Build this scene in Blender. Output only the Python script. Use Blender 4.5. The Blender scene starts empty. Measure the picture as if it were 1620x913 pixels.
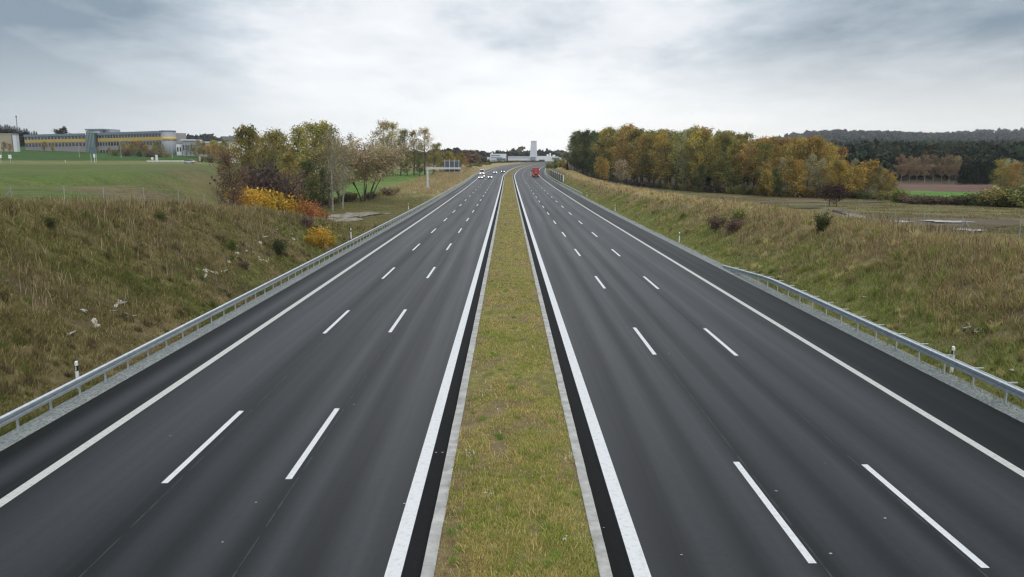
import bpy, math, random
import numpy as np

rng = np.random.default_rng(7)
random.seed(7)
SC = bpy.context.scene
COL = SC.collection
R = math.radians

# ------------------------------------------------------------------ camera model
H = 8.19                                   # lens height over the carriageway (standing on an overbridge)
FPX = 1260.0                               # 28 mm lens on a 36 mm sensor, in pixels of the 1620 px photo
PITCH = math.atan(202.0 / FPX)
YAW = math.atan(6.0 / FPX)
cam_d = bpy.data.cameras.new('camera')
cam_d.lens = 28.0
cam_d.sensor_width = 36.0
cam_d.clip_start = 0.5
cam_d.clip_end = 12000
cam = bpy.data.objects.new('camera', cam_d)
cam.location = (0, 0, H)
cam.rotation_euler = (math.pi / 2 - PITCH, 0, -YAW)
COL.objects.link(cam)
SC.camera = cam
CT, ST = math.cos(PITCH), math.sin(PITCH)


def ray(px, py):
    u, v = (px - 810.0) / FPX, (py - 456.5) / FPX
    x, y, z = u, CT - v * ST, -ST - v * CT
    c, s = math.cos(-YAW), math.sin(-YAW)
    return np.array([x * c - y * s, x * s + y * c, z])


def at(px, py, Y):
    d = ray(px, py)
    return np.array([0, 0, H]) + d * (Y / d[1])


# ------------------------------------------------------------------ noise + landscape
_tab = np.random.default_rng(3).random((256, 256))


def vn(x, y, seed=0):
    x = np.asarray(x, float) + seed * 17.31
    y = np.asarray(y, float) + seed * 9.77
    xi, yi = np.floor(x).astype(int), np.floor(y).astype(int)
    fx, fy = x - xi, y - yi
    fx, fy = fx * fx * (3 - 2 * fx), fy * fy * (3 - 2 * fy)
    g = lambda a, b: _tab[a & 255, b & 255]
    return (g(xi, yi) * (1 - fx) + g(xi + 1, yi) * fx) * (1 - fy) + (g(xi, yi + 1) * (1 - fx) + g(xi + 1, yi + 1) * fx) * fy


def fbm(x, y, seed=0, n=4):
    a, t, o = 0.5, 0.0, 0.0
    x, y = np.asarray(x, float), np.asarray(y, float)
    for i in range(n):
        o = o + a * vn(x, y, seed + i)
        t += a
        x, y, a = x * 2.03, y * 2.03, a * 0.5
    return o / t


def sstep(a, b, x):
    t = np.clip((np.asarray(x, float) - a) / (b - a), 0, 1)
    return t * t * (3 - 2 * t)


_ys = np.arange(-120, 6000, 2.0)
_rz = np.interp(_ys, [-120, 130, 213, 270, 316, 380, 450, 550, 700, 900, 6000], [0, 0, .3, .65, 1.1, 2.1, 3.6, 5.4, 6.8, 7.4, 8.0])
_k = np.exp(-0.5 * (np.arange(-20, 21) / 9.0) ** 2)
_k /= _k.sum()
_rz = np.convolve(np.pad(_rz, 20, mode='edge'), _k, mode='valid')
_rz[_ys < 90] = 0
_cx = np.where(_ys > 330, .00028 * np.clip(_ys - 330, 0, None) ** 2, 0)
_cx = np.where(_ys > 900, .00028 * 570 ** 2 + (_ys - 900) * .32, _cx)


def rz(Y): return np.interp(Y, _ys, _rz)
def cx(Y): return np.interp(Y, _ys, _cx)


def HcL(Y): return np.interp(Y, [-60, 15, 40, 60, 72, 82, 90, 100, 160, 230, 330, 500, 700], [6.8, 6.7, 6.0, 4.9, 3.9, 2.3, 1.0, .25, .4, 1.2, 1.6, 1.5, .6])
def HcR(Y): return np.interp(Y, [-60, 38, 85, 135, 190, 260, 340, 420, 560, 700, 6000], [4.1, 3.9, 3.5, 2.9, 2.6, 2.6, 3.2, 3.4, 3.0, 1.0, 1.0])


def bank(d, d0, Hc, k):
    D = np.maximum((d - d0) / k, 0)
    m = D - Hc
    w = .45
    return np.where(m < -w, D, np.where(m > w, Hc, Hc + (m - w) * .5 - (m - w) * (m + w) / (4 * w) * 0 + .25 * w * 0))  # rounded shoulder


def smin(a, b, k=.5):
    h = np.clip(.5 + .5 * (b - a) / k, 0, 1)
    return b * (1 - h) + a * h - k * h * (1 - h)


def T(X, Y):
    X = np.asarray(X, float)
    Y = np.asarray(Y, float)
    s = X - cx(Y)
    r = rz(Y)
    # ---- left
    d = -s
    Hc = HcL(Y)
    bl = r - .1 + np.maximum(smin(np.maximum(d - 16.0, 0) / 1.55, Hc, .6), 0)
    low = np.interp(Y, [-60, 95, 110, 170, 316, 500, 900, 2600, 6000], [.4, .4, .4, .8, 3.2, 5.5, 7.5, 8, 8])
    low = np.maximum(low, r - .3)
    high = np.interp(Y, [-60, 40, 100, 315, 400, 900, 6000], [5.8, 6.0, 6.3, 7.2, 10.8, 24, 40]) + np.clip(-X - 150, 0, 200) * .015 * sstep(320, 400, Y)
    Xb = np.maximum(52, .34 * Y)
    wH = sstep(-Xb * .9, -Xb * 1.12, X)
    wH = np.maximum(wH, sstep(88, 66, Y))
    fld = low + (high - low) * wH
    crest = 16.0 + 1.55 * Hc + 2.5
    wf = sstep(0, 7, d - crest)
    zl = bl * (1 - wf) + fld * wf
    # ---- right
    d = s
    Hr = HcR(Y)
    br = r - .1 + np.maximum(smin(np.maximum(d - 17.2, 0) / 1.65, Hr, .6), 0)
    pl = np.interp(Y, [-60, 40, 90, 150, 200, 260, 340, 450, 700, 900, 6000], [2.7, 2.6, 2.0, .9, .4, .3, 1.2, 3.0, 6, 7, 8])
    q = X / np.maximum(Y, 1)
    hill = (np.interp(Y, [0, 330, 700, 950, 1500, 2600, 6000], [0, 0, 4, 9, 26, 80, 80]) + (fbm(X / 330, Y / 900, 81, 3) - .5) * 40 * sstep(1300, 2300, Y)) * sstep(.2, .42, q)
    crest = 17.2 + 1.65 * Hr + 2.0
    wf = sstep(0, 10, d - crest)
    zr = br * (1 - wf) + pl * wf + hill
    z = np.where(s < 0, zl, zr)
    # ---- far rise all round
    E = np.interp(X / np.maximum(Y, 1), [-.7, -.3, -.1, .08, .25, .4], [12, 8, 6, 6, 10, 0])
    z = z + E * np.maximum(Y, 0) / 1276 * sstep(1100, 2600, Y)
    dd = np.abs(s)
    amp = sstep(16.4, 18.5, dd) * (.12 + .22 * sstep(17, 20, dd) * sstep(32, 26, dd))
    z = z + (fbm(X * .45, Y * .45, 5, 3) - .5) * 2 * amp
    return np.where((dd < 15.9) & (s > -15.25), r - .22, z)


def Tz(x, y): return float(T(x, y))


def ground(px, py, y0=6, y1=3000):
    """where the photo's line of sight meets the land"""
    d = ray(px, py)
    ts = np.geomspace(y0, y1, 6000) / d[1]
    P = np.array([0, 0, H])[None] + ts[:, None] * d[None]
    hit = np.nonzero(P[:, 2] < T(P[:, 0], P[:, 1]))[0]
    i = hit[0] if len(hit) else len(ts) - 1
    return P[i, 0], P[i, 1], Tz(P[i, 0], P[i, 1])


# ------------------------------------------------------------------ materials
def new_mat(name):
    m = bpy.data.materials.new(name)
    m.use_nodes = True
    nt = m.node_tree
    return m, nt, nt.nodes['Principled BSDF']


def N(nt, typ, **kw):
    n = nt.nodes.new(typ)
    for k, v in kw.items():
        if k in n.inputs:
            n.inputs[k].default_value = v
        else:
            setattr(n, k, v)
    return n


def ramp(nt, fac, stops):
    n = nt.nodes.new('ShaderNodeValToRGB')
    el = n.color_ramp.elements
    while len(el) < len(stops):
        el.new(.5)
    for e, (p, c) in zip(el, stops):
        e.position = p
        e.color = (*c, 1) if len(c) == 3 else c
    nt.links.new(fac, n.inputs[0])
    return n


def mixc(nt, a, b, fac, mode='MIX'):
    n = nt.nodes.new('ShaderNodeMix')
    n.data_type = 'RGBA'
    n.blend_type = mode
    for sock, v in ((n.inputs[6], a), (n.inputs[7], b), (n.inputs[0], fac)):
        if hasattr(v, 'links'):
            nt.links.new(v, sock)
        elif isinstance(v, (int, float)):
            sock.default_value = v
        else:
            sock.default_value = (*v, 1)
    return n.outputs[2]


def noise(nt, scale, detail=4, vec=None, rough=.55):
    n = N(nt, 'ShaderNodeTexNoise')
    n.inputs['Scale'].default_value = scale
    n.inputs['Detail'].default_value = detail
    n.inputs['Roughness'].default_value = rough
    if vec is not None:
        nt.links.new(vec, n.inputs['Vector'])
    return n.outputs[0]


def plain(name, c, rough=.6, metal=0., var=.15, scale=3., spec=.4, bump=0.):
    m, nt, b = new_mat(name)
    tc = N(nt, 'ShaderNodeTexCoord')
    nz = noise(nt, scale, 5, tc.outputs['Object'])
    lo = tuple(x * (1 - var) for x in c)
    hi = tuple(min(1, x * (1 + var)) for x in c)
    rp = ramp(nt, nz, [(.3, lo), (.7, hi)])
    nt.links.new(rp.outputs[0], b.inputs['Base Color'])
    b.inputs['Roughness'].default_value = rough
    b.inputs['Metallic'].default_value = metal
    b.inputs['Specular IOR Level'].default_value = spec
    if bump:
        bp = N(nt, 'ShaderNodeBump', Strength=bump, Distance=.05)
        nt.links.new(nz, bp.inputs['Height'])
        nt.links.new(bp.outputs[0], b.inputs['Normal'])
    return m


def emis(name, c, strength):
    m, nt, b = new_mat(name)
    b.inputs['Base Color'].default_value = (*c, 1)
    b.inputs['Emission Color'].default_value = (*c, 1)
    b.inputs['Emission Strength'].default_value = strength
    return m


def attr_mat(name, rough=.85, spec=.15, rand=.0, transl=0., hue=0.):
    """colour carried by the mesh, leaf by leaf or blade by blade; a little variation from one copy to the next"""
    m, nt, b = new_mat(name)
    a = N(nt, 'ShaderNodeAttribute')
    a.attribute_name = 'col'
    c = a.outputs['Color']
    if rand:
        oi = N(nt, 'ShaderNodeObjectInfo')
        hs = N(nt, 'ShaderNodeHueSaturation')
        mr = N(nt, 'ShaderNodeMapRange')
        mr.inputs['To Min'].default_value = 1 - rand
        mr.inputs['To Max'].default_value = 1 + rand
        nt.links.new(oi.outputs['Random'], mr.inputs[0])
        nt.links.new(mr.outputs[0], hs.inputs['Value'])
        nt.links.new(c, hs.inputs['Color'])
        if hue:
            mh = N(nt, 'ShaderNodeMapRange')
            mh.inputs['To Min'].default_value = .5 - hue
            mh.inputs['To Max'].default_value = .5 + hue
            wn = N(nt, 'ShaderNodeTexWhiteNoise', noise_dimensions='1D')
            nt.links.new(oi.outputs['Random'], wn.inputs['W'])
            nt.links.new(wn.outputs['Value'], mh.inputs[0])
            nt.links.new(mh.outputs[0], hs.inputs['Hue'])
        c = hs.outputs[0]
    nt.links.new(c, b.inputs['Base Color'])
    b.inputs['Roughness'].default_value = rough
    b.inputs['Specular IOR Level'].default_value = spec
    if transl:
        t = N(nt, 'ShaderNodeBsdfTranslucent')
        nt.links.new(c, t.inputs['Color'])
        mx = N(nt, 'ShaderNodeMixShader')
        mx.inputs[0].default_value = transl
        nt.links.new(b.outputs[0], mx.inputs[1])
        nt.links.new(t.outputs[0], mx.inputs[2])
        nt.links.new(mx.outputs[0], nt.nodes['Material Output'].inputs['Surface'])
    return m


def ground_mat():
    m, nt, b = new_mat('soil_and_turf')
    a = N(nt, 'ShaderNodeAttribute')
    a.attribute_name = 'col'
    geo = N(nt, 'ShaderNodeNewGeometry')
    n1 = noise(nt, 2.2, 8, geo.outputs['Position'], .7)
    n2 = noise(nt, .16, 5, geo.outputs['Position'], .6)
    r1 = ramp(nt, n1, [(.28, (.55, .5, .45)), (.5, (1, 1, 1)), (.75, (1.45, 1.4, 1.25))])
    r2 = ramp(nt, n2, [(.3, (.8, .8, .8)), (.7, (1.18, 1.15, 1.1))])
    c = mixc(nt, a.outputs['Color'], r1.outputs[0], 1., 'MULTIPLY')
    c = mixc(nt, c, r2.outputs[0], 1., 'MULTIPLY')
    nt.links.new(c, b.inputs['Base Color'])
    b.inputs['Roughness'].default_value = .95
    b.inputs['Specular IOR Level'].default_value = .1
    bp = N(nt, 'ShaderNodeBump', Strength=.7, Distance=.12)
    nt.links.new(n1, bp.inputs['Height'])
    nt.links.new(bp.outputs[0], b.inputs['Normal'])
    return m


def asphalt_mat(name, stops, joints=(), rough=.52, dark=.34, spec=.38):
    """UV: u = metres across the road, v = metres along it.  stops: (u, grey) worn wheel tracks and paver lanes"""
    m, nt, b = new_mat(name)
    uv = N(nt, 'ShaderNodeUVMap')
    uv.uv_map = 'UVMap'
    sp = N(nt, 'ShaderNodeSeparateXYZ')
    nt.links.new(uv.outputs[0], sp.inputs[0])
    wob = N(nt, 'ShaderNodeMapping')
    wob.inputs['Scale'].default_value = (.5, .02, 1)
    nt.links.new(uv.outputs[0], wob.inputs['Vector'])
    wn = noise(nt, 1., 3, wob.outputs[0])
    ad = N(nt, 'ShaderNodeMath', operation='MULTIPLY_ADD')
    nt.links.new(wn, ad.inputs[0])
    ad.inputs[1].default_value = .5
    nt.links.new(sp.outputs[0], ad.inputs[2])
    mr = N(nt, 'ShaderNodeMapRange')
    u0, u1 = stops[0][0], stops[-1][0]
    mr.inputs['From Min'].default_value = u0 + .25
    mr.inputs['From Max'].default_value = u1 + .25
    nt.links.new(ad.outputs[0], mr.inputs[0])
    rp = ramp(nt, mr.outputs[0], [((u - u0) / (u1 - u0), (dark * g * .97, dark * g, dark * g * 1.05)) for u, g in stops])
    rp.color_ramp.interpolation = 'CARDINAL'
    # streaks drawn out along the lane
    st = N(nt, 'ShaderNodeMapping')
    st.inputs['Scale'].default_value = (1.5, .02, 1)
    nt.links.new(uv.outputs[0], st.inputs['Vector'])
    sn = noise(nt, 1., 5, st.outputs[0], .6)
    sr = ramp(nt, sn, [(.3, (.88, .88, .88)), (.7, (1.1, 1.1, 1.1))])
    c = mixc(nt, rp.outputs[0], sr.outputs[0], 1., 'MULTIPLY')
    # big soft patches and fine grain
    pn = noise(nt, .12, 3, uv.outputs[0])
    pr = ramp(nt, pn, [(.3, (.9, .9, .9)), (.7, (1.08, 1.08, 1.08))])
    c = mixc(nt, c, pr.outputs[0], 1., 'MULTIPLY')
    gn = noise(nt, 38., 2, uv.outputs[0], .8)
    gr = ramp(nt, gn, [(.25, (.5, .5, .5)), (.75, (1.5, 1.5, 1.5))])
    c = mixc(nt, c, gr.outputs[0], 1., 'MULTIPLY')
    an = noise(nt, 5., 4, uv.outputs[0], .75)
    ar = ramp(nt, an, [(.32, (.82, .82, .82)), (.68, (1.17, 1.17, 1.17))])
    c = mixc(nt, c, ar.outputs[0], 1., 'MULTIPLY')
    tn = noise(nt, 1.1, 5, uv.outputs[0], .8)
    tr = ramp(nt, tn, [(.7, (1, 1, 1)), (.78, (.66, .66, .66))])
    c = mixc(nt, c, tr.outputs[0], 1., 'MULTIPLY')
    # paver joints: hairlines along the carriageway, broken up
    for u in joints:
        sb = N(nt, 'ShaderNodeMath', operation='SUBTRACT')
        nt.links.new(sp.outputs[0], sb.inputs[0])
        sb.inputs[1].default_value = u
        ab = N(nt, 'ShaderNodeMath', operation='ABSOLUTE')
        nt.links.new(sb.outputs[0], ab.inputs[0])
        lt = N(nt, 'ShaderNodeMath', operation='LESS_THAN')
        nt.links.new(ab.outputs[0], lt.inputs[0])
        lt.inputs[1].default_value = .013
        br = N(nt, 'ShaderNodeMapping')
        br.inputs['Scale'].default_value = (0, .9, 0)
        nt.links.new(uv.outputs[0], br.inputs['Vector'])
        bn = noise(nt, 1.3, 3, br.outputs[0], .7)
        gt = N(nt, 'ShaderNodeMath', operation='MULTIPLY')
        r_ = ramp(nt, bn, [(.4, (0, 0, 0)), (.6, (.8, .8, .8))])
        nt.links.new(r_.outputs[0], gt.inputs[0])
        nt.links.new(lt.outputs[0], gt.inputs[1])
        c = mixc(nt, c, (.09, .09, .088), gt.outputs[0])
    nt.links.new(c, b.inputs['Base Color'])
    rr = ramp(nt, sn, [(.3, (rough + .06,) * 3), (.7, (rough - .05,) * 3)])
    nt.links.new(rr.outputs[0], b.inputs['Roughness'])
    bw = N(nt, 'ShaderNodeRGBToBW')
    nt.links.new(rp.outputs[0], bw.inputs[0])
    sm = N(nt, 'ShaderNodeMapRange')
    nt.links.new(bw.outputs[0], sm.inputs[0])
    for k_, v_ in (('From Min', dark * .01), ('From Max', dark * .075), ('To Min', spec * .5), ('To Max', spec * 1.15)):
        sm.inputs[k_].default_value = v_
    nt.links.new(sm.outputs[0], b.inputs['Specular IOR Level'])
    bp = N(nt, 'ShaderNodeBump', Strength=.25, Distance=.006)
    nt.links.new(gn, bp.inputs['Height'])
    nt.links.new(bp.outputs[0], b.inputs['Normal'])
    return m


def gravel_mat():
    m, nt, b = new_mat('pale_gravel')
    geo = N(nt, 'ShaderNodeNewGeometry')
    v = N(nt, 'ShaderNodeTexVoronoi')
    v.inputs['Scale'].default_value = 16
    nt.links.new(geo.outputs['Position'], v.inputs['Vector'])
    n1 = noise(nt, .9, 6, geo.outputs['Position'], .7)
    r1 = ramp(nt, v.outputs['Color'], [(.1, (.15, .16, .155)), (.6, (.27, .285, .275)), (1, (.38, .39, .37))])
    r2 = ramp(nt, n1, [(.3, (.8, .82, .8)), (.62, (1.05, 1.05, 1.05)), (.78, (.75, .78, .55))])
    c = mixc(nt, r1.outputs[0], r2.outputs[0], 1., 'MULTIPLY')
    nt.links.new(c, b.inputs['Base Color'])
    b.inputs['Roughness'].default_value = .9
    bp = N(nt, 'ShaderNodeBump', Strength=.6, Distance=.03)
    nt.links.new(v.outputs['Distance'], bp.inputs['Height'])
    nt.links.new(bp.outputs[0], b.inputs['Normal'])
    return m


def paint_mat(name, c, wear=.35):
    m, nt, b = new_mat(name)
    geo = N(nt, 'ShaderNodeNewGeometry')
    n1 = noise(nt, 7., 6, geo.outputs['Position'], .7)
    r1 = ramp(nt, n1, [(.25, tuple(x * (1 - wear) for x in c)), (.5, c), (1, tuple(min(.85, x * 1.05) for x in c))])
    nt.links.new(r1.outputs[0], b.inputs['Base Color'])
    b.inputs['Roughness'].default_value = .65
    return m


def water_mat():
    m, nt, b = new_mat('still_water')
    b.inputs['Base Color'].default_value = (.16, .155, .14, 1)
    b.inputs['Roughness'].default_value = .12
    geo = N(nt, 'ShaderNodeNewGeometry')
    bp = N(nt, 'ShaderNodeBump', Strength=.06, Distance=.05)
    nt.links.new(noise(nt, 2., 3, geo.outputs['Position']), bp.inputs['Height'])
    nt.links.new(bp.outputs[0], b.inputs['Normal'])
    return m


def plough_mat(name, c1, c2, ang):
    m, nt, b = new_mat(name)
    geo = N(nt, 'ShaderNodeNewGeometry')
    mp = N(nt, 'ShaderNodeMapping')
    mp.inputs['Rotation'].default_value = (0, 0, ang)
    mp.inputs['Scale'].default_value = (1.2, .06, 1)
    nt.links.new(geo.outputs['Position'], mp.inputs['Vector'])
    n1 = noise(nt, 1., 5, mp.outputs[0], .6)
    n2 = noise(nt, .05, 4, geo.outputs['Position'])
    r1 = ramp(nt, n1, [(.3, c1), (.7, c2)])
    r2 = ramp(nt, n2, [(.3, (.8, .8, .8)), (.7, (1.2, 1.2, 1.2))])
    nt.links.new(mixc(nt, r1.outputs[0], r2.outputs[0], 1., 'MULTIPLY'), b.inputs['Base Color'])
    b.inputs['Roughness'].default_value = .95
    b.inputs['Specular IOR Level'].default_value = .1
    return m


M = dict(
    ground=ground_mat(),
    gravel=gravel_mat(),
    kerb=plain('kerb_concrete', (.42, .41, .38), .85, var=.3, scale=2.5, bump=.3),
    white_line=paint_mat('white_road_paint', (.74, .74, .73), .3),
    grey_line=paint_mat('weathered_road_paint', (.58, .57, .53), .4),
    steel=plain('galvanised_steel', (.56, .61, .63), .45, .55, .15, 4.),
    steel_pale=plain('galvanised_steel_pale', (.6, .63, .64), .5, .5, .12, 4.),
    white=plain('white_plastic', (.78, .78, .76), .45, var=.06),
    black=plain('black_plastic', (.015, .015, .016), .4, var=.2),
    reflector=plain('reflector', (.6, .62, .62), .15, .3, .05),
    fence=plain('fence_post_steel', (.36, .38, .37), .6, .3, .2),
    wood=plain('grey_wood', (.2, .18, .15), .9, var=.3),
    sign_back=plain('sign_back_grey', (.1, .11, .12), .55, .2, .1),
    bark=plain('bark', (.12, .1, .08), .95, var=.4, scale=5., spec=.1),
    bark_pale=plain('pale_bark', (.27, .25, .22), .9, var=.4, scale=4., spec=.1),
    leaf=attr_mat('autumn_leaves', .8, .15, .28, .4, .016),
    needle=attr_mat('needles', .8, .15, .12, .1),
    blade=attr_mat('grass_blades', .8, .12, 0., .42),
    rock=plain('pale_limestone', (.47, .44, .38), .95, var=.35, scale=6., bump=.6),
    red=plain('red_paint', (.42, .05, .05), .35, var=.05),
    carwhite=plain('white_paint', (.72, .72, .72), .3, var=.03),
    silver=plain('silver_paint', (.45, .47, .49), .3, .5, .03),
    carblack=plain('dark_paint', (.03, .032, .04), .25, var=.05),
    glass=plain('dark_glass', (.02, .025, .03), .08, var=.1, spec=.6),
    tyre=plain('tyre_rubber', (.02, .02, .02), .85, var=.2),
    rim=plain('rim_alloy', (.4, .4, .42), .35, .7),
    headlight=emis('headlight_on', (1., .97, .88), 6.),
    taillight=emis('tail_light_on', (1., .06, .03), 2.),
    wall_grey=plain('grey_panels', (.33, .35, .39), .6, var=.08),
    wall_pink=plain('pale_render', (.36, .33, .34), .8, var=.1),
    roof_grey=plain('roof_grey_blue', (.25, .3, .36), .5, .1, .1),
    yellow=plain('yellow_panels', (.66, .46, .13), .6, var=.12, scale=1.5),
    beige=plain('beige_render', (.4, .36, .28), .85, var=.12),
    bwhite=plain('white_render', (.82, .82, .82), .6, var=.05),
    bgrey=plain('pale_grey_cladding', (.7, .7, .74), .6, var=.05),
    dark=plain('dark_cladding', (.06, .065, .07), .5, var=.2),
    teal=plain('teal_glass', (.1, .16, .18), .2, var=.1),
    water=water_mat(),
    plough=plough_mat('ploughed_soil', (.13, .08, .06), (.2, .13, .1), .2),
    plough_pale=plough_mat('pale_ploughed_soil', (.3, .2, .15), (.38, .27, .21), 1.2),
    crop=plough_mat('green_crop', (.1, .2, .035), (.13, .25, .05), .2),
    track=plough_mat('gravel_track', (.19, .165, .125), (.32, .29, .24), 1.3),
    mud=plough_mat('wet_mud', (.12, .095, .065), (.2, .155, .1), 1.2),
    deck=plain('bridge_concrete', (.3, .3, .3), .85, var=.2),
)
LANES_L = [(-14.5, .012), (-13.95, .016), (-13.3, .066), (-12.7, .018), (-11.7, .048), (-10.9, .074), (-10.0, .07), (-9.2, .046), (-8.6, .022),
           (-7.9, .056), (-7.1, .03), (-6.4, .07), (-5.5, .022), (-4.8, .07), (-4.1, .028), (-3.4, .074), (-2.8, .06), (-2.1, .04)]
LANES_R = [(2.1, .04), (2.9, .06), (3.6, .03), (4.3, .074), (5.1, .034), (5.9, .074), (6.5, .028), (7.2, .066), (7.9, .03), (8.8, .078),
           (9.4, .032), (10.2, .074), (11.0, .04), (11.8, .078), (12.8, .062), (13.5, .034), (14.1, .017), (16.4, .014)]
M['asphalt_l'] = asphalt_mat('asphalt_oncoming', LANES_L, (-8.55, -5.5))
M['asphalt_r'] = asphalt_mat('asphalt_outgoing', LANES_R, (6.45, 9.55))
M['gutter'] = asphalt_mat('dark_channel_asphalt', [(-3, .016), (-1, .02), (1, .017), (3, .016)], (), .8, .7, .2)


# ------------------------------------------------------------------ mesh helpers
class MB:
    def __init__(s):
        s.v, s.f = [], []

    def quad(s, a, b, c, d):
        n = len(s.v)
        s.v += [tuple(a), tuple(b), tuple(c), tuple(d)]
        s.f.append((n, n + 1, n + 2, n + 3))

    def box(s, c, d, rot=0., taper=1.):
        hx, hy, hz = d[0] / 2, d[1] / 2, d[2] / 2
        n = len(s.v)
        ca, sa = math.cos(rot), math.sin(rot)
        for z in (-hz, hz):
            t = taper if z > 0 else 1
            for x, y in ((-hx, -hy), (hx, -hy), (hx, hy), (-hx, hy)):
                x, y = x * t, y * t
                s.v.append((c[0] + x * ca - y * sa, c[1] + x * sa + y * ca, c[2] + z))
        s.f += [(n + 3, n + 2, n + 1, n), (n + 4, n + 5, n + 6, n + 7)] + [(n + i, n + (i + 1) % 4, n + 4 + (i + 1) % 4, n + 4 + i) for i in range(4)]
        return s

    def tube(s, p, q, r0, r1, k=8, cap=True):
        p, q = np.array(p, float), np.array(q, float)
        d = q - p
        d /= np.linalg.norm(d) + 1e-9
        a = np.cross(d, (0, 0, 1) if abs(d[2]) < .9 else (1, 0, 0))
        a /= np.linalg.norm(a)
        b = np.cross(d, a)
        n = len(s.v)
        for c, r in ((p, r0), (q, r1)):
            for i in range(k):
                t = 2 * math.pi * i / k
                s.v.append(tuple(c + r * (math.cos(t) * a + math.sin(t) * b)))
        for i in range(k):
            j = (i + 1) % k
            s.f.append((n + i, n + k + i, n + k + j, n + j))
        if cap:
            s.f.append(tuple(n + i for i in range(k)))
            s.f.append(tuple(n + k + i for i in reversed(range(k))))
        return s

    def loft(s, rings, close=True, cap=True):
        n = len(s.v)
        k = len(rings[0])
        for r_ in rings:
            s.v += [tuple(p) for p in r_]
        for i in range(len(rings) - 1):
            for j in range(k if close else k - 1):
                jj = (j + 1) % k
                s.f.append((n + i * k + j, n + i * k + jj, n + (i + 1) * k + jj, n + (i + 1) * k + j))
        if cap and close:
            s.f.append(tuple(n + j for j in reversed(range(k))))
            s.f.append(tuple(n + (len(rings) - 1) * k + j for j in range(k)))
        return s

    def mesh(s, name, mat, smooth=False):
        me = bpy.data.meshes.new(name)
        me.from_pydata(s.v, [], s.f)
        me.materials.append(mat)
        if smooth:
            me.polygons.foreach_set('use_smooth', [True] * len(me.polygons))
        me.update()
        return me

    def build(s, name, mat, parent=None, smooth=False, loc=None, bevel=0.):
        return link(name, s.mesh(name, mat, smooth), parent, loc, bevel)


def link(name, me, parent=None, loc=None, bevel=0.):
    o = bpy.data.objects.new(name, me)
    COL.objects.link(o)
    if parent is not None:
        o.parent = parent
    if loc is not None:
        o.location = loc
    if bevel:
        b = o.modifiers.new('bevel', 'BEVEL')
        b.width = bevel
        b.segments = 2
        b.limit_method = 'ANGLE'
    return o


def np_mesh(name, V, F, mat, col=None, smooth=False):
    """V (n,3), F (m,k) arrays"""
    me = bpy.data.meshes.new(name)
    V = np.ascontiguousarray(V, np.float32)
    F = np.ascontiguousarray(F, np.int32)
    me.vertices.add(len(V))
    me.vertices.foreach_set('co', V.ravel())
    k = F.shape[1]
    me.loops.add(F.size)
    me.loops.foreach_set('vertex_index', F.ravel())
    me.polygons.add(len(F))
    me.polygons.foreach_set('loop_start', np.arange(0, F.size, k, dtype=np.int32))
    me.polygons.foreach_set('loop_total', np.full(len(F), k, np.int32))
    if col is not None:
        a = me.attributes.new('col', 'FLOAT_COLOR', 'POINT')
        c = np.ones((len(V), 4), np.float32)
        c[:, :3] = np.clip(col, 0, 1)
        a.data.foreach_set('color', c.ravel())
    me.materials.append(mat)
    me.update(calc_edges=True)
    if smooth:
        me.polygons.foreach_set('use_smooth', np.ones(len(F), bool))
    return me


def tag(o, label=None, cat=None, group=None, kind=None):
    if label: o['label'] = label
    if cat: o['category'] = cat
    if group: o['group'] = group
    if kind: o['kind'] = kind
    return o


def thing(name, label, cat, loc=(0, 0, 0), rot=0., group=None, scale=1.):
    o = bpy.data.objects.new(name, None)
    COL.objects.link(o)
    o.empty_display_size = .2
    o.location = tuple(float(c) for c in loc)
    o.rotation_euler = (0, 0, rot)
    o.scale = (scale,) * 3 if isinstance(scale, (int, float)) else scale
    return tag(o, label, cat, group)


def copy_thing(root, loc, rot, label, scale=None, group=None):
    c = root.copy()
    COL.objects.link(c)
    c.location = tuple(float(q) for q in loc)
    c.rotation_euler = (0, 0, rot)
    c['label'] = label
    if group: c['group'] = group
    if scale is not None:
        c.scale = (scale,) * 3 if isinstance(scale, (int, float)) else scale
    for ch in list(root.children):
        d = ch.copy()
        COL.objects.link(d)
        d.parent = c
        for g in list(ch.children):
            e = g.copy()
            COL.objects.link(e)
            e.parent = d
    return c


# ------------------------------------------------------------------ land surface
def cols_axis():
    a = [0, 8, 14, 15.22, 15.28, 15.85, 15.95]
    a += list(np.arange(16.3, 32, .5)) + list(np.arange(32, 60, 2.))
    x = 60.
    while x < 2400:
        a.append(x)
        x *= 1.06
    return np.array(a)


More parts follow.
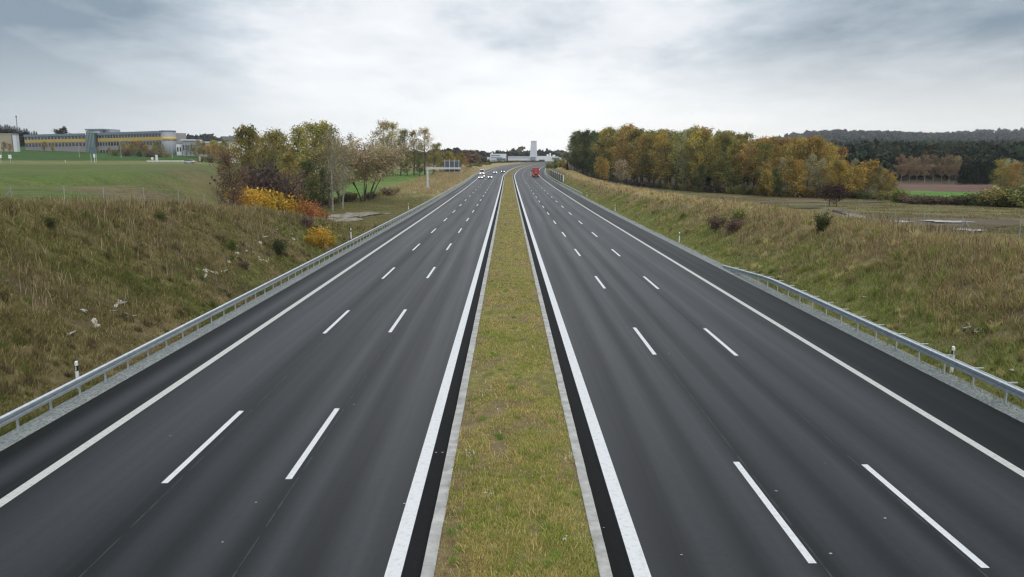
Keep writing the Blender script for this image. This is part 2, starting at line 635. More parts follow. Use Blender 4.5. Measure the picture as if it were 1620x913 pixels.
def land_colour(X, Y):
    s = X - cx(Y)
    d = np.abs(s)
    n1 = fbm(X * .22, Y * .22, 1, 5)
    n2 = fbm(X * .05, Y * .05, 11, 4)
    n3 = fbm(X * .9, Y * .9, 21, 3)
    mix = lambda a, b, t: a * (1 - t[..., None]) + b * t[..., None]
    C = lambda *c: np.broadcast_to(np.array(c, float), X.shape + (3,))
    # left bank: brown up the slope, green low down
    up = sstep(16.5, 24, d)
    gr = np.clip(sstep(.42, .6, n1) * (1 - .55 * up) + .15, 0, 1)
    lb = mix(C(.17, .128, .07), C(.13, .128, .045), gr)
    lb = mix(lb, C(.07, .055, .035), sstep(.6, .72, fbm(X * .3, Y * .3, 31, 4)) * .6)
    # left field
    row = .5 + .5 * np.sin((X * .12 + Y * .99) * 1.1 + 5 * vn(X * .02, Y * .02, 4))
    lf = mix(C(.11, .15, .045), C(.17, .14, .08), np.clip(sstep(.38, .62, n2 * .55 + row * .16 + .3 * fbm(X * .05, Y * .3, 47, 4)) * .95, 0, 1))
    lf = mix(lf, C(.11, .17, .04), sstep(.5, .65, fbm(X * .04, Y * .02, 44, 3)) * .6)
    lf = mix(lf, C(.19, .2, .08), sstep(262, 285, Y) * sstep(345, 330, Y))
    lf = mix(lf, C(.06, .115, .032), sstep(335, 348, Y))
    # low meadow left
    lm = mix(C(.115, .2, .045), C(.16, .2, .06), sstep(.4, .6, n2))
    lm = mix(lm, C(.16, .14, .065), sstep(165, 130, Y) * .9)
    lm = mix(lm, C(.4, .31, .18), sstep(34, 24, d) * sstep(150, 200, Y) * .85)
    lm = mix(lm, C(.14, .13, .06), sstep(38, 20, d) * sstep(190, 150, Y))
    Xb = np.maximum(52, .34 * Y)
    wH = np.maximum(sstep(-Xb * .9, -Xb * 1.12, X), sstep(88, 70, Y))
    left = mix(lm, lf, wH)
    crest = 16.0 + 1.55 * HcL(Y) + 1.5
    isb = sstep(2.5, 0, d - crest) * sstep(104, 90, Y)
    left = mix(left, lb, isb)
    left = mix(left, C(.3, .23, .13), np.exp(-((d - crest - .5) / 1.3) ** 2) * sstep(104, 90, Y) * .7)
    # right
    crest = 17.2 + 1.65 * HcR(Y)
    t = (d - 17.2) / np.maximum(crest - 17.2, 1)
    rb = mix(C(.2, .195, .07), C(.25, .2, .11), np.clip(sstep(.25, .9, t + (n1 - .5) * 1.2), 0, 1))
    rb = mix(rb, C(.42, .33, .19), sstep(.75, 1.0, t) * sstep(60, 110, Y) * .8)
    rb = mix(rb, C(.1, .085, .045), sstep(.58, .7, n1) * .5 * sstep(120, 70, Y))
    rp = mix(C(.16, .155, .065), C(.17, .13, .08), sstep(.42, .6, n2))
    rp = mix(rp, C(.2, .17, .075), sstep(.5, .62, fbm(X * .09, Y * .09, 61, 4)) * .7)
    right = mix(rb, rp, sstep(1, 5, d - crest))
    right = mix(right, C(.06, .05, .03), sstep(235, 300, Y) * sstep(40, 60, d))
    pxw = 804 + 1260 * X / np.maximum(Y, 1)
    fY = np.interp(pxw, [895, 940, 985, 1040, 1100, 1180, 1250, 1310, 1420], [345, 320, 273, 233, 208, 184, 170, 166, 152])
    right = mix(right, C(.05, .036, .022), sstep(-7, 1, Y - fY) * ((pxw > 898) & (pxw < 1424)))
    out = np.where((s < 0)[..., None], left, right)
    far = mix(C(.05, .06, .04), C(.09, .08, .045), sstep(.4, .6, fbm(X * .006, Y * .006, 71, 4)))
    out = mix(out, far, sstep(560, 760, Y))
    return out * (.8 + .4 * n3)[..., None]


def build_ground():
    ax = cols_axis()
    S = np.concatenate([-ax[::-1], ax[1:]])
    ys = list(np.arange(-40, 110, .8)) + list(np.arange(110, 360, 3.))
    y = 360.
    while y < 2880:
        ys.append(y)
        y *= 1.025
    Ys = np.array(ys)
    SS, YY = np.meshgrid(S, Ys)
    XX = SS + cx(YY)
    ZZ = T(XX, YY)
    V = np.stack([XX, YY, ZZ], -1).reshape(-1, 3)
    nx, ny = len(S), len(Ys)
    i = np.arange(nx - 1)[None, :] + nx * np.arange(ny - 1)[:, None]
    F = np.stack([i, i + 1, i + 1 + nx, i + nx], -1).reshape(-1, 4)
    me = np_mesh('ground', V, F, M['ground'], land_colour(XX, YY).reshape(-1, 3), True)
    tag(link('ground', me), kind='structure')


build_ground()

# ------------------------------------------------------------------ carriageways, kerbs, markings
ROWS = np.concatenate([np.arange(-30, 300, 5.), np.arange(300, 1300, 8.)])


def strip(name, s0, s1, dz, mat, y0=-30, y1=1290, parent=None, s_cols=2):
    ys_ = np.unique(np.concatenate([[y0], ROWS[(ROWS > y0) & (ROWS < y1)], [y1]]))
    ss = np.linspace(s0, s1, s_cols)
    SS, YY = np.meshgrid(ss, ys_)
    V = np.stack([SS + cx(YY), YY, rz(YY) + dz], -1).reshape(-1, 3)
    nx, ny = s_cols, len(ys_)
    i = np.arange(nx - 1)[None, :] + nx * np.arange(ny - 1)[:, None]
    F = np.stack([i, i + 1, i + 1 + nx, i + nx], -1).reshape(-1, 4)
    me = np_mesh(name, V, F, mat)
    uv = me.uv_layers.new(name='UVMap')
    UV = np.stack([SS, YY], -1).reshape(-1, 2)[F.ravel()]
    uv.data.foreach_set('uv', UV.astype(np.float32).ravel())
    return link(name, me, parent)


road_l = tag(strip('carriageway', -14.5, -2.14, 0, M['asphalt_l'], s_cols=6), kind='structure')
road_r = tag(strip('carriageway', 2.5, 16.3, 0, M['asphalt_r'], s_cols=6), kind='structure')
tag(strip('drain_channel', -2.14, -1.6, 0, M['gutter']), kind='structure')
tag(strip('drain_channel', 1.9, 2.5, 0, M['gutter']), kind='structure')
strip('edge_line', -12.45, -12.15, .004, M['grey_line'], parent=road_l)
strip('edge_line', -2.48, -2.15, .004, M['white_line'], parent=road_l)
strip('edge_line', 2.51, 2.85, .004, M['white_line'], parent=road_r)
strip('edge_line', 13.5, 13.78, .004, M['grey_line'], parent=road_r)
# lane dashes: 6 m long every 18 m, measured from the photo's first dashes
FHC = FPX * H / CT
yd = lambda py: (FHC / (py - 254.0) - H * ST) / CT
for k in range(28):
    for sx, py in ((-5.73, 757), (-8.85, 763)):
        y0 = yd(py) + 18.0 * k
        strip('lane_dash', sx - .085, sx + .085, .004, M['white_line'], y0, y0 + 6.0, road_l)
    for sx, py in ((6.27, 892), (9.72, 900)):
        y0 = yd(py) + 17.9 * k
        strip('lane_dash', sx - .085, sx + .085, .004, M['white_line'], y0, y0 + 5.6, road_r)
tag(strip('gravel_verge', -15.32, -14.5, -.03, M['gravel'], s_cols=4), kind='structure')
tag(strip('gravel_verge', 16.3, 17.5, -.03, M['gravel'], s_cols=4), kind='structure')


def kerb(s0, s1, label):
    m = MB()
    y = -12.0
    while y < 640:
        L = 1.0 if y < 120 else 4.0
        c = (float(cx(y)) + (s0 + s1) / 2 + random.uniform(-.004, .004), y + L / 2, float(rz(y)) + .03 + random.uniform(-.004, .004))
        m.box(c, (s1 - s0, L - .013, .2))
        y += L
    o = m.build('kerb', M['kerb'], bevel=.012)
    tag(o, kind='structure')


kerb(-1.73, -1.47, '')
kerb(1.8, 2.05, '')


def median():
    S = np.linspace(-1.47, 1.8, 14)
    ys_ = np.concatenate([np.arange(-12, 120, .3), np.arange(120, 640, 4.)])
    SS, YY = np.meshgrid(S, ys_)
    e = np.clip(np.minimum(SS + 1.47, 1.8 - SS) / .8, 0, 1)
    ZZ = rz(YY) + .09 + .07 * e + (fbm(SS * 1.3, YY * 1.3, 8, 3) - .5) * .12 * e
    V = np.stack([SS + cx(YY), YY, ZZ], -1).reshape(-1, 3)
    nx, ny = len(S), len(ys_)
    i = np.arange(nx - 1)[None, :] + nx * np.arange(ny - 1)[:, None]
    F = np.stack([i, i + 1, i + 1 + nx, i + nx], -1).reshape(-1, 4)
    n = fbm(SS * .7, YY * .5, 9, 4)[..., None]
    t = sstep(.4, .62, n)
    c = np.array([.21, .16, .09]) * (1 - t) + np.array([.2, .185, .07]) * t
    tag(link('median_strip', np_mesh('median_strip', V, F, M['ground'], c.reshape(-1, 3), True)), kind='structure')


median()


def patch(name, corners, mat, n=24, m=12, dz=.12):
    """a sheet of field or water draped over the land; corners in plan, anticlockwise"""
    a, b, c, d = [np.array(q, float) for q in corners]
    u, v = np.meshgrid(np.linspace(0, 1, n), np.linspace(0, 1, m))
    u, v = u[..., None], v[..., None]
    P = (a * (1 - u) + b * u) * (1 - v) + (d * (1 - u) + c * u) * v
    e = (fbm(P[..., 0] * .15, P[..., 1] * .15, 91, 3) - .5)
    P = P + np.stack([e, e], -1) * .02 * np.linalg.norm(c - a)
    V = np.stack([P[..., 0], P[..., 1], T(P[..., 0], P[..., 1]) + dz], -1).reshape(-1, 3)
    i = np.arange(n - 1)[None, :] + n * np.arange(m - 1)[:, None]
    F = np.stack([i, i + 1, i + 1 + n, i + n], -1).reshape(-1, 4)
    return tag(link(name, np_mesh(name, V, F, mat, smooth=True)), kind='structure')


def g2(px, py): return ground(px, py)[:2]


patch('ploughed_field', [g2(1422, 303), g2(1590, 308), g2(1590, 291), g2(1415, 289)], M['plough'], dz=.2)
patch('crop_field', [g2(1420, 316), g2(1580, 320), g2(1590, 307.5), g2(1422, 302.5)], M['crop'], dz=.25)
patch('ploughed_field', [(-60, 400), (-19, 330), (-30, 560), (-70, 560)], M['plough_pale'], dz=.25)


def blob(name, x, y, rx, ry, rot, mat, dz=.06, seed=0):
    """an irregular spot of water or bare gravel lying on the land"""
    k, m = 48, 8
    a = np.arange(k) * 2 * np.pi / k
    rad = 1 + (fbm(np.cos(a) * 1.6 + seed, np.sin(a) * 1.6, 95, 3) - .5) * 1.5
    V = [(0., 0.)]
    for i_ in range(1, m + 1):
        V += list(zip(np.cos(a) * rad * i_ / m * rx, np.sin(a) * rad * i_ / m * ry))
    V = np.array(V)
    c_, s_ = math.cos(rot), math.sin(rot)
    P = np.stack([x + V[:, 0] * c_ - V[:, 1] * s_, y + V[:, 0] * s_ + V[:, 1] * c_], -1)
    F = [(0, 1 + j_, 1 + (j_ + 1) % k) for j_ in range(k)]
    for i_ in range(m - 1):
        o_ = 1 + i_ * k
        F += [(o_ + j_, o_ + k + j_, o_ + k + (j_ + 1) % k, o_ + (j_ + 1) % k) for j_ in range(k)]
    z = T(P[:, 0], P[:, 1]) + dz
    if mat is M['water']:
        z[:] = np.median(z) + .04
    me = bpy.data.meshes.new(name)
    me.from_pydata([(p[0], p[1], q) for p, q in zip(P, z)], [], F)
    me.materials.append(mat)
    return tag(link(name, me), kind='structure')


blob('gravel_track', -24.2, 110, 3.2, 8.5, -.12, M['track'], .08, 1)
blob('gravel_track', -21.8, 119, 2.6, 5, -.35, M['track'], .1, 2)
blob('muddy_track', 39, 91, 2.4, 15, -.27, M['mud'], .07, 3)
blob('puddle', 38.2, 88, .75, 6, -.27, M['water'], .1, 4)
blob('puddle', 40.6, 97, .6, 4, -.27, M['water'], .1, 5)
blob('puddle', 36.6, 82.5, 1., 2.6, -.2, M['water'], .1, 6)
patch('muddy_track', [g2(1380, 356), g2(1618, 356), g2(1610, 349), g2(1385, 346)], M['mud'], 20, 5, .07)
for i_, (px, py, rx, ry) in enumerate([(1500, 352.5, 2.2, 1.4), (1412, 353, 1.6, 1.2), (1470, 351, 1.2, .8), (1540, 366.5, 1.1, 1.3)]):
    q_ = g2(px, py)
    blob('puddle', q_[0], q_[1], rx, ry, .2, M['water'], .1, 10 + i_)
for i_, (px, py, rx) in enumerate([(1195, 325, 3.4), (1235, 327.5, 4.), (1272, 330, 3.2)]):
    q_ = g2(px, py)
    blob('puddle', q_[0], q_[1], rx, 1.6, -.3, M['water'], .1, 20 + i_)
patch('muddy_track', [g2(1165, 321), g2(1400, 321), g2(1400, 318.5), g2(1165, 318.5)], M['mud'], 20, 5, .07)

# ------------------------------------------------------------------ grass as blades
def blades(name, P, h, w, col, lean=.45, label=None, cat='grass', gain=(1.45, 1.55, 1.45)):
    n = len(P)
    az = rng.random(n) * 2 * np.pi
    la = rng.random(n) * 2 * np.pi
    l = h * lean * (rng.random(n) * 1.2)
    side = np.stack([np.cos(az), np.sin(az), np.zeros(n)], -1) * (w / 2)[:, None]
    tip = P + np.stack([np.cos(la) * l, np.sin(la) * l, h], -1)
    mid = P + np.stack([np.cos(la) * l * .3, np.sin(la) * l * .3, h * .55], -1)
    V = np.stack([P - side, P + side, mid + side * .75, mid - side * .75, tip], 1).reshape(-1, 3)
    b = np.arange(n)[:, None] * 5
    tri = np.concatenate([b + np.array([[0, 1, 2]]), b + np.array([[0, 2, 3]]), b + np.array([[3, 2, 4]])], 0)
    c = np.repeat((col * np.array(gain))[:, None, :], 5, 1).reshape(-1, 3)
    o = link(name, np_mesh(name, V, tri, M['blade'], c))
    return tag(o, label, cat, kind='stuff')


def scatter(n, y0, y1, s0, s1, pw=1.0):
    """more per square metre close to the bridge"""
    u = rng.random(n)
    a = 1 - pw
    Y = (y0 ** a + u * (y1 ** a - y0 ** a)) ** (1 / a) if abs(a) > 1e-6 else y0 * (y1 / y0) ** u
    S = s0 + rng.random(n) * (s1 - s0)
    return S, Y


def pick(cols, w, n):
    return np.array(cols)[rng.choice(len(cols), n, p=np.array(w) / sum(w))]


def left_bank_grass():
    n = 300000
    S, Y = scatter(n, 16, 104, -29.5, -15.2, 1.35)
    d = -S
    crest = 16.0 + 1.55 * HcL(Y)
    clump = fbm(S * 1.4, Y * 1.4, 101, 3)
    keep = (d < crest + 3.2) & (rng.random(n) < sstep(.3, .55, clump) * .85 + .15) & (rng.random(n) < sstep(15.1, 15.6, d) + .05)
    S, Y, d, crest = S[keep], Y[keep], d[keep], crest[keep]
    n = len(S)
    up = sstep(16.5, 25, d)
    tt = np.clip(sstep(.42, .66, fbm(S * .22, Y * .22, 1, 5)) * (.8 - .55 * up) + .15, 0, 1)
    green = pick([(.12, .125, .035), (.16, .155, .05), (.09, .1, .032), (.17, .19, .055)], [4, 3, 3, .8], n)
    dry = pick([(.21, .165, .08), (.27, .215, .11), (.14, .105, .055), (.17, .125, .075), (.34, .28, .15)], [4, 3, 2.4, 1.4, 1.8], n)
    c = np.where((rng.random(n) < tt)[:, None], green, dry)
    edge = np.exp(-((d - crest - .3) / 1.4) ** 2)
    c = np.where((rng.random(n) < edge * .6)[:, None], pick([(.36, .28, .17), (.28, .2, .12)], [1, 1], n), c)
    c = c * (.75 + .5 * rng.random(n))[:, None]
    h = (.1 + .2 * rng.random(n)) * (.7 + .7 * fbm(S * .35, Y * .35, 103, 3)) * (1 + .9 * edge) * (.55 + .45 * sstep(16, 18, d))
    w = (.012 + .014 * rng.random(n)) * (1 + Y / 60)
    z = T(S, Y)
    blades('bank_grass', np.stack([S, Y, z - .02], -1), h, w, c, 1.2, 'rough brown and green grass on the steep bank left of the motorway', gain=(1.27, 1.36, 1.15))


def right_bank_grass():
    n = 340000
    S, Y = scatter(n, 15, 330, 16.75, 31, 1.35)
    crest = 17.2 + 1.65 * HcR(Y)
    clump = fbm(S * 1.3, Y * 1.3, 111, 3)
    keep = (S < crest + 6.5) & (rng.random(n) < sstep(.3, .55, clump) * .85 + .15) & (rng.random(n) < sstep(16.7, 17.8, S) + .05)
    S, Y, crest, clump = S[keep], Y[keep], crest[keep], clump[keep]
    n = len(S)
    t = (S - 17.2) / (crest - 17.2)
    tt = 1 - sstep(.15, .95, t + (fbm((S + cx(Y)) * .22, Y * .22, 1, 5) - .5) * 1.3)
    tt = np.clip(tt, .12, .95)
    green = pick([(.17, .19, .05), (.21, .21, .07), (.12, .15, .04), (.1, .12, .035), (.26, .24, .09)], [4, 3, 3, 2, 2], n)
    dry = pick([(.3, .23, .125), (.38, .3, .17), (.21, .145, .085), (.25, .17, .115), (.14, .1, .06)], [4, 2.5, 3, 2.5, 1.5], n)
    c = np.where((rng.random(n) < tt)[:, None], green, dry)
    crestf = sstep(.75, 1.05, t) * sstep(60, 120, Y)
    c = np.where((rng.random(n) < crestf * .7)[:, None], pick([(.42, .33, .19), (.36, .27, .16)], [1, 1], n), c)
    c = c * (.75 + .5 * rng.random(n))[:, None]
    h = (.14 + .28 * rng.random(n)) * (.55 + .5 * sstep(.1, .7, t)) * (.6 + .9 * fbm(S * .3, Y * .3, 113, 3))
    w = (.012 + .014 * rng.random(n)) * (1 + Y / 70)
    X = S + cx(Y)
    blades('bank_grass', np.stack([X, Y, T(X, Y) - .02], -1), h, w, c, 1.1, 'tall dry grass over green turf on the bank right of the motorway', gain=(1.65, 1.72, 1.5))


def tussocks(name, n, y0, y1, s0, s1, crest_f, label, pal, hh, gain):
    S, Y = scatter(n, y0, y1, s0, s1, 1.5)
    X = S + cx(Y)
    keep = (fbm(S * .35, Y * .35, 161, 3) > .4) & crest_f(S, Y)
    X, Y = X[keep], Y[keep]
    n = len(X)
    k = 46
    base = pick(pal, [1] * len(pal), n) * (.7 + .6 * rng.random(n))[:, None]
    size = (.5 + .9 * rng.random(n) ** 2)
    bx = X[:, None] + rng.normal(0, .1, (n, k)) * size[:, None]
    by = Y[:, None] + rng.normal(0, .1, (n, k)) * size[:, None]
    bx, by = bx.ravel(), by.ravel()
    h = (np.repeat(size, k) * hh * (.5 + .7 * rng.random(n * k)))
    c = np.repeat(base, k, 0) * (.75 + .5 * rng.random(n * k))[:, None]
    w = (.012 + .012 * rng.random(n * k)) * (1 + by / 60)
    blades(name, np.stack([bx, by, T(bx, by) - .03], -1), h, w, c, .8, label, gain=gain)


def dead_stems(n, y0, y1, s0, s1, crest_f, label):
    S, Y = scatter(n, y0, y1, s0, s1, 1.4)
    X = S + cx(Y)
    keep = crest_f(S, Y) & (fbm(S * .25, Y * .25, 191, 3) > .46)
    X, Y = X[keep], Y[keep]
    n = len(X)
    c = pick([(.13, .085, .055), (.2, .14, .085), (.42, .35, .22), (.3, .23, .14)], [2, 2, 2, 2], n)
    blades('dead_stems', np.stack([X, Y, T(X, Y) - .03], -1), .5 + .45 * rng.random(n), (.016 + .012 * rng.random(n)) * (1 + Y / 70), c, .35, label, 'weeds', gain=(1.2, 1.2, 1.2))


def plain_weeds():
    n = 170000
    S, Y = scatter(n, 30, 170, 26, 95, 1.0)
    crest = 17.2 + 1.65 * HcR(Y)
    cl = fbm(S * .25, Y * .25, 121, 4)
    keep = (S > crest + 4) & (rng.random(n) < sstep(.42, .62, cl) + .12)
    # leave the tracks and the puddles free
    p1, q1 = np.array(g2(1290, 331)), np.array(g2(1355, 356))
    dseg = np.abs(np.cross(q1 - p1, np.stack([S, Y], -1) - p1)) / np.linalg.norm(q1 - p1)
    keep &= (dseg > 3.) & ~((Y < g2(1500, 347)[1]) & (Y > g2(1500, 358)[1]))
    S, Y = S[keep], Y[keep]
    n = len(S)
    c = pick([(.2, .17, .08), (.14, .14, .05), (.17, .12, .08), (.28, .22, .12)], [3, 3, 3, 1.5], n) * (.7 + .5 * rng.random(n))[:, None]
    h = .15 + .35 * rng.random(n) * sstep(90, 45, Y)
    w = (.02 + .02 * rng.random(n)) * (1 + Y / 60)
    blades('rough_weeds', np.stack([S, Y, T(S, Y) - .02], -1), h, w, c, .6, 'low rough weeds on the flat ground beyond the right bank', 'weeds')


def median_grass():
    n = 300000
    S, Y = scatter(n, 8, 330, -1.52, 1.84, 1.75)
    cl = fbm(S * 2.2, Y * 1.6, 131, 3)
    bare = fbm(S * .9, Y * .45, 133, 4)
    e = np.minimum(S + 1.5, 1.83 - S)
    keep = (rng.random(n) < sstep(.25, .5, cl) * .8 + .2) & (rng.random(n) < 1 - .75 * sstep(.56, .7, bare)) & (rng.random(n) < .35 + e)
    S, Y, bare, e = S[keep], Y[keep], bare[keep], e[keep]
    n = len(S)
    g = sstep(.5, .36, bare) * .4 + .12 + .38 * sstep(.5, .62, fbm(S * 1.1, Y * .9, 137, 3))
    g = g * (1 - .45 * sstep(25, 90, Y))
    green = pick([(.2, .21, .055), (.16, .19, .045), (.24, .235, .075), (.11, .15, .035)], [4, 3, 3, 1.2], n)
    dry = pick([(.32, .265, .12), (.26, .205, .1), (.38, .32, .16), (.18, .13, .075)], [4, 3, 2.5, 2], n)
    c = np.where((rng.random(n) < g)[:, None], green, dry) * (.75 + .5 * rng.random(n))[:, None]
    h = (.03 + .065 * rng.random(n)) * (.7 + .8 * cl_at(S, Y))
    tall = rng.random(n) < .012
    h = np.where(tall, h * 2.6, h)
    c = np.where(tall[:, None], np.array([.36, .28, .16]), c)
    w = (.007 + .008 * rng.random(n)) * (1 + Y / 35)
    e2 = np.clip(e / .8, 0, 1)
    z = rz(Y) + .085 + .07 * e2 + (fbm(S * 1.3, Y * 1.3, 8, 3) - .5) * .12 * e2
    blades('median_grass', np.stack([S + cx(Y), Y, z - .01], -1), h, w, c, .9, 'short yellow green grass on the strip between the carriageways', gain=(2.05, 2.1, 1.7))


def median_z(S, Y):
    e2 = np.clip(np.minimum(S + 1.5, 1.83 - S) / .8, 0, 1)
    return rz(Y) + .085 + .07 * e2 + (fbm(S * 1.3, Y * 1.3, 8, 3) - .5) * .12 * e2


def median_tufts():
    S, Y = scatter(420, 9, 120, -1.35, 1.7, 1.4)
    n = len(S)
    k = 60
    base = pick([(.15, .22, .045), (.11, .18, .035), (.34, .29, .15), (.2, .22, .06), (.27, .2, .11)], [3, 2, 2, 2, 1.5], n)
    size = .4 + rng.random(n) ** 2
    bs = (S[:, None] + rng.normal(0, .07, (n, k)) * size[:, None]).ravel()
    by = (Y[:, None] + rng.normal(0, .07, (n, k)) * size[:, None]).ravel()
    ok = (bs > -1.45) & (bs < 1.78)
    h = (np.repeat(size, k) * .13 * (.5 + .7 * rng.random(n * k)))
    c = np.repeat(base, k, 0) * (.75 + .5 * rng.random(n * k))[:, None]
    w = (.006 + .007 * rng.random(n * k)) * (1 + by / 60)
    blades('median_tufts', np.stack([bs, by, median_z(bs, by) - .01], -1)[ok], h[ok], w[ok], c[ok], .9, 'denser green and straw tufts dotted over the median', gain=(1.7, 1.75, 1.5))


def cl_at(S, Y): return fbm(S * 1.7, Y * 1.2, 139, 3)


def left_verge_grass():
    n = 60000
    S, Y = scatter(n, 98, 420, -30, -16.2, 1.2)
    cl = fbm(S * .3, Y * .2, 151, 4)
    keep = (rng.random(n) < sstep(.35, .6, cl) * .8 + .25)
    S, Y, cl = S[keep], Y[keep], cl[keep]
    X = S + cx(Y)
    trk = (((X + 24) / 3.2) ** 2 + ((Y - 110) / 9.5) ** 2 < 1) & (rng.random(len(X)) < .93)
    S, Y, cl, X = S[~trk], Y[~trk], cl[~trk], X[~trk]
    n = len(S)
    tan = sstep(150, 200, Y + (cl - .5) * 80)
    a = pick([(.38, .29, .16), (.3, .23, .12), (.44, .34, .2), (.22, .18, .08)], [4, 3, 2, 2], n)
    b = pick([(.18, .17, .06), (.22, .19, .075), (.14, .14, .045), (.26, .2, .1)], [3, 3, 2, 2], n)
    c = np.where((rng.random(n) < tan)[:, None], a, b) * (.75 + .5 * rng.random(n))[:, None]
    h = (.25 + .35 * rng.random(n)) * (.5 + .7 * tan) * (.6 + .8 * cl)
    w = .03 * (.6 + .8 * rng.random(n)) * Y / 110
    blades('verge_grass', np.stack([X, Y, T(X, Y) - .03], -1), h, w, c, .7, 'dry tan grass on the far left verge around the gantry', gain=(1.3, 1.35, 1.3))


tussocks('grass_tussocks', 1500, 18, 100, -29, -16.2, lambda S, Y: -S < 16 + 1.55 * HcL(Y) + 2.5, 'thick tussocks and dead weed clumps on the left bank',
         [(.2, .15, .08), (.14, .1, .06), (.3, .24, .13), (.12, .13, .04), (.11, .085, .05), (.16, .17, .055), (.24, .19, .1)], .38, (1.25, 1.33, 1.15))
tussocks('grass_tussocks', 1900, 16, 220, 17.8, 30, lambda S, Y: S < 17.2 + 1.65 * HcR(Y) + 4, 'thick dry tussocks and weed clumps on the right bank',
         [(.34, .27, .15), (.27, .2, .11), (.22, .165, .09), (.16, .17, .05), (.4, .33, .19), (.3, .25, .13), (.22, .23, .07)], .44, (1.58, 1.64, 1.45))
left_bank_grass()
left_verge_grass()
right_bank_grass()
dead_stems(9000, 18, 100, -28, -17.5, lambda S, Y: (-S < 16 + 1.55 * HcL(Y) + 2.5) & (-S > 17.5 + 2.5 * rng.random(len(S))), 'tall dead weed stems standing on the left bank')
dead_stems(14000, 16, 220, 18.5, 31, lambda S, Y: (S < 17.2 + 1.65 * HcR(Y) + 5) & (S > 18.5 + 3 * rng.random(len(S))), 'tall dead weed stems standing on the right bank')
plain_weeds()
median_grass()
median_tufts()

# small white flower heads in the median
def flowers():
    m = MB()
    for px, py in [(770, 690), (762, 700), (735, 715), (742, 718), (748, 714), (775, 774), (779, 782), (770, 777), (903, 718), (895, 722), (889, 852), (893, 850), (766, 622), (772, 618), (785, 648)]:
        for k in range(3):
            d = ray(px + random.uniform(-4, 4), py + random.uniform(-4, 4))
            p = np.array([0, 0, H]) + d * ((H - .22) / -d[2])
            r_ = random.uniform(.012, .022)
            n = len(m.v)
            for i in range(6):
                a = i * math.pi / 3
                m.v.append((p[0] + r_ * math.cos(a), p[1] + r_ * math.sin(a), p[2] + random.uniform(-.004, .004)))
            m.v.append((p[0], p[1], p[2] + .012))
            for i in range(6):
                m.f.append((n + i, n + (i + 1) % 6, n + 6))
            m.tube((p[0], p[1], p[2] - .12), p, .003, .003, 4, False)
    tag(m.build('daisies', M['white']), 'tiny white daisies scattered in the grass of the median', 'flowers', kind='stuff')


flowers()


def road_litter():
    m = MB()
    for px, py in [(1305, 733), (1228, 777), (1314, 876), (1078, 878), (270, 690), (352, 858), (405, 795), (690, 716), (700, 716), (640, 797), (1378, 572), (1058, 560), (955, 835), (720, 850), (560, 640), (1400, 820)]:
        d = ray(px, py)
        p = np.array([0, 0, H]) + d * (H - .01) / -d[2]
        n = len(m.v)
        r_ = random.uniform(.015, .035)
        for i in range(5):
            a = i * 1.2566 + random.uniform(-.3, .3)
            m.v.append((p[0] + r_ * math.cos(a) * 1.4, p[1] + r_ * math.sin(a), .012 + random.uniform(0, .012)))
        m.f.append(tuple(n + i for i in range(5)))
    tag(m.build('road_litter', M['rock']), 'pale crumbs of grit and leaf litter scattered on the asphalt', 'litter', kind='stuff')


road_litter()

# ------------------------------------------------------------------ rocks on the banks
def rock_mesh(seed):
    r_ = random.Random(seed)
    m = MB()
    k = 9
    rings = []
    for i in range(6):
        t = i / 5
        rad = math.sin(math.pi * (.12 + .8 * t)) ** .7
        rings.append([(rad * (1 + r_.uniform(-.22, .22)) * math.cos(2 * math.pi * j / k), rad * .75 * (1 + r_.uniform(-.22, .22)) * math.sin(2 * math.pi * j / k), (t - .4) * .75 + r_.uniform(-.06, .06)) for j in range(k)])
    m.loft(rings)
    return m.mesh('rock', M['rock'])


ROCKS = [rock_mesh(i) for i in range(6)]


def rocks(spots, label, group, rs):
    for (px, py, sz) in spots:
        for q in range(rs):
            x, y, z = ground(px + random.uniform(-9, 9) * (rs > 1), py + random.uniform(-5, 5) * (rs > 1))
            o = link('rock', random.choice(ROCKS), loc=(x, y, z - .02))
            s = sz * random.uniform(.65, 1.25)
            o.scale = (s * random.uniform(.9, 1.7), s, s * random.uniform(.6, .9))
            o.rotation_euler = (random.uniform(-.4, .4), random.uniform(.1, .6), random.uniform(0, 6.3))
            tag(o, label, 'rock', group)


rocks([(110, 525, .22), (130, 492, .2), (152, 513, .2), (185, 480, .16), (200, 478, .16), (205, 500, .18), (180, 488, .15)], 'pale stone in the scatter low on the left bank above the guardrail', 'pale stones low on the left bank', 2)
rocks([(320, 433, .2), (330, 428, .22), (345, 435, .2), (350, 425, .15), (295, 452, .13), (310, 440, .12)], 'pale stone in the cluster halfway along the left bank', 'pale stones halfway along the left bank', 2)
rocks([(395, 395, .2), (380, 405, .22), (405, 380, .2), (360, 412, .18), (455, 375, .2), (420, 370, .18), (440, 365, .2), (370, 390, .18), (412, 408, .18), (430, 398, .16)], 'pale rubble stone at the far end of the left bank near the bushes', 'pale rubble at the far end of the left bank', 3)
rocks([(1535, 519, .26), (1550, 521, .28)], 'grey stone of the pair lying in the grass on the right bank', 'pair of grey stones on the right bank', 1)
rocks([(1605, 586, .14)], 'small pale stone lying behind the right guardrail near the marker post', None, 1)
rocks([(1342, 462, .07), (1368, 470, .1), (1424, 481, .08)], 'tiny pale stone in the green grass behind the start of the right guardrail', 'tiny stones behind the right guardrail', 1)


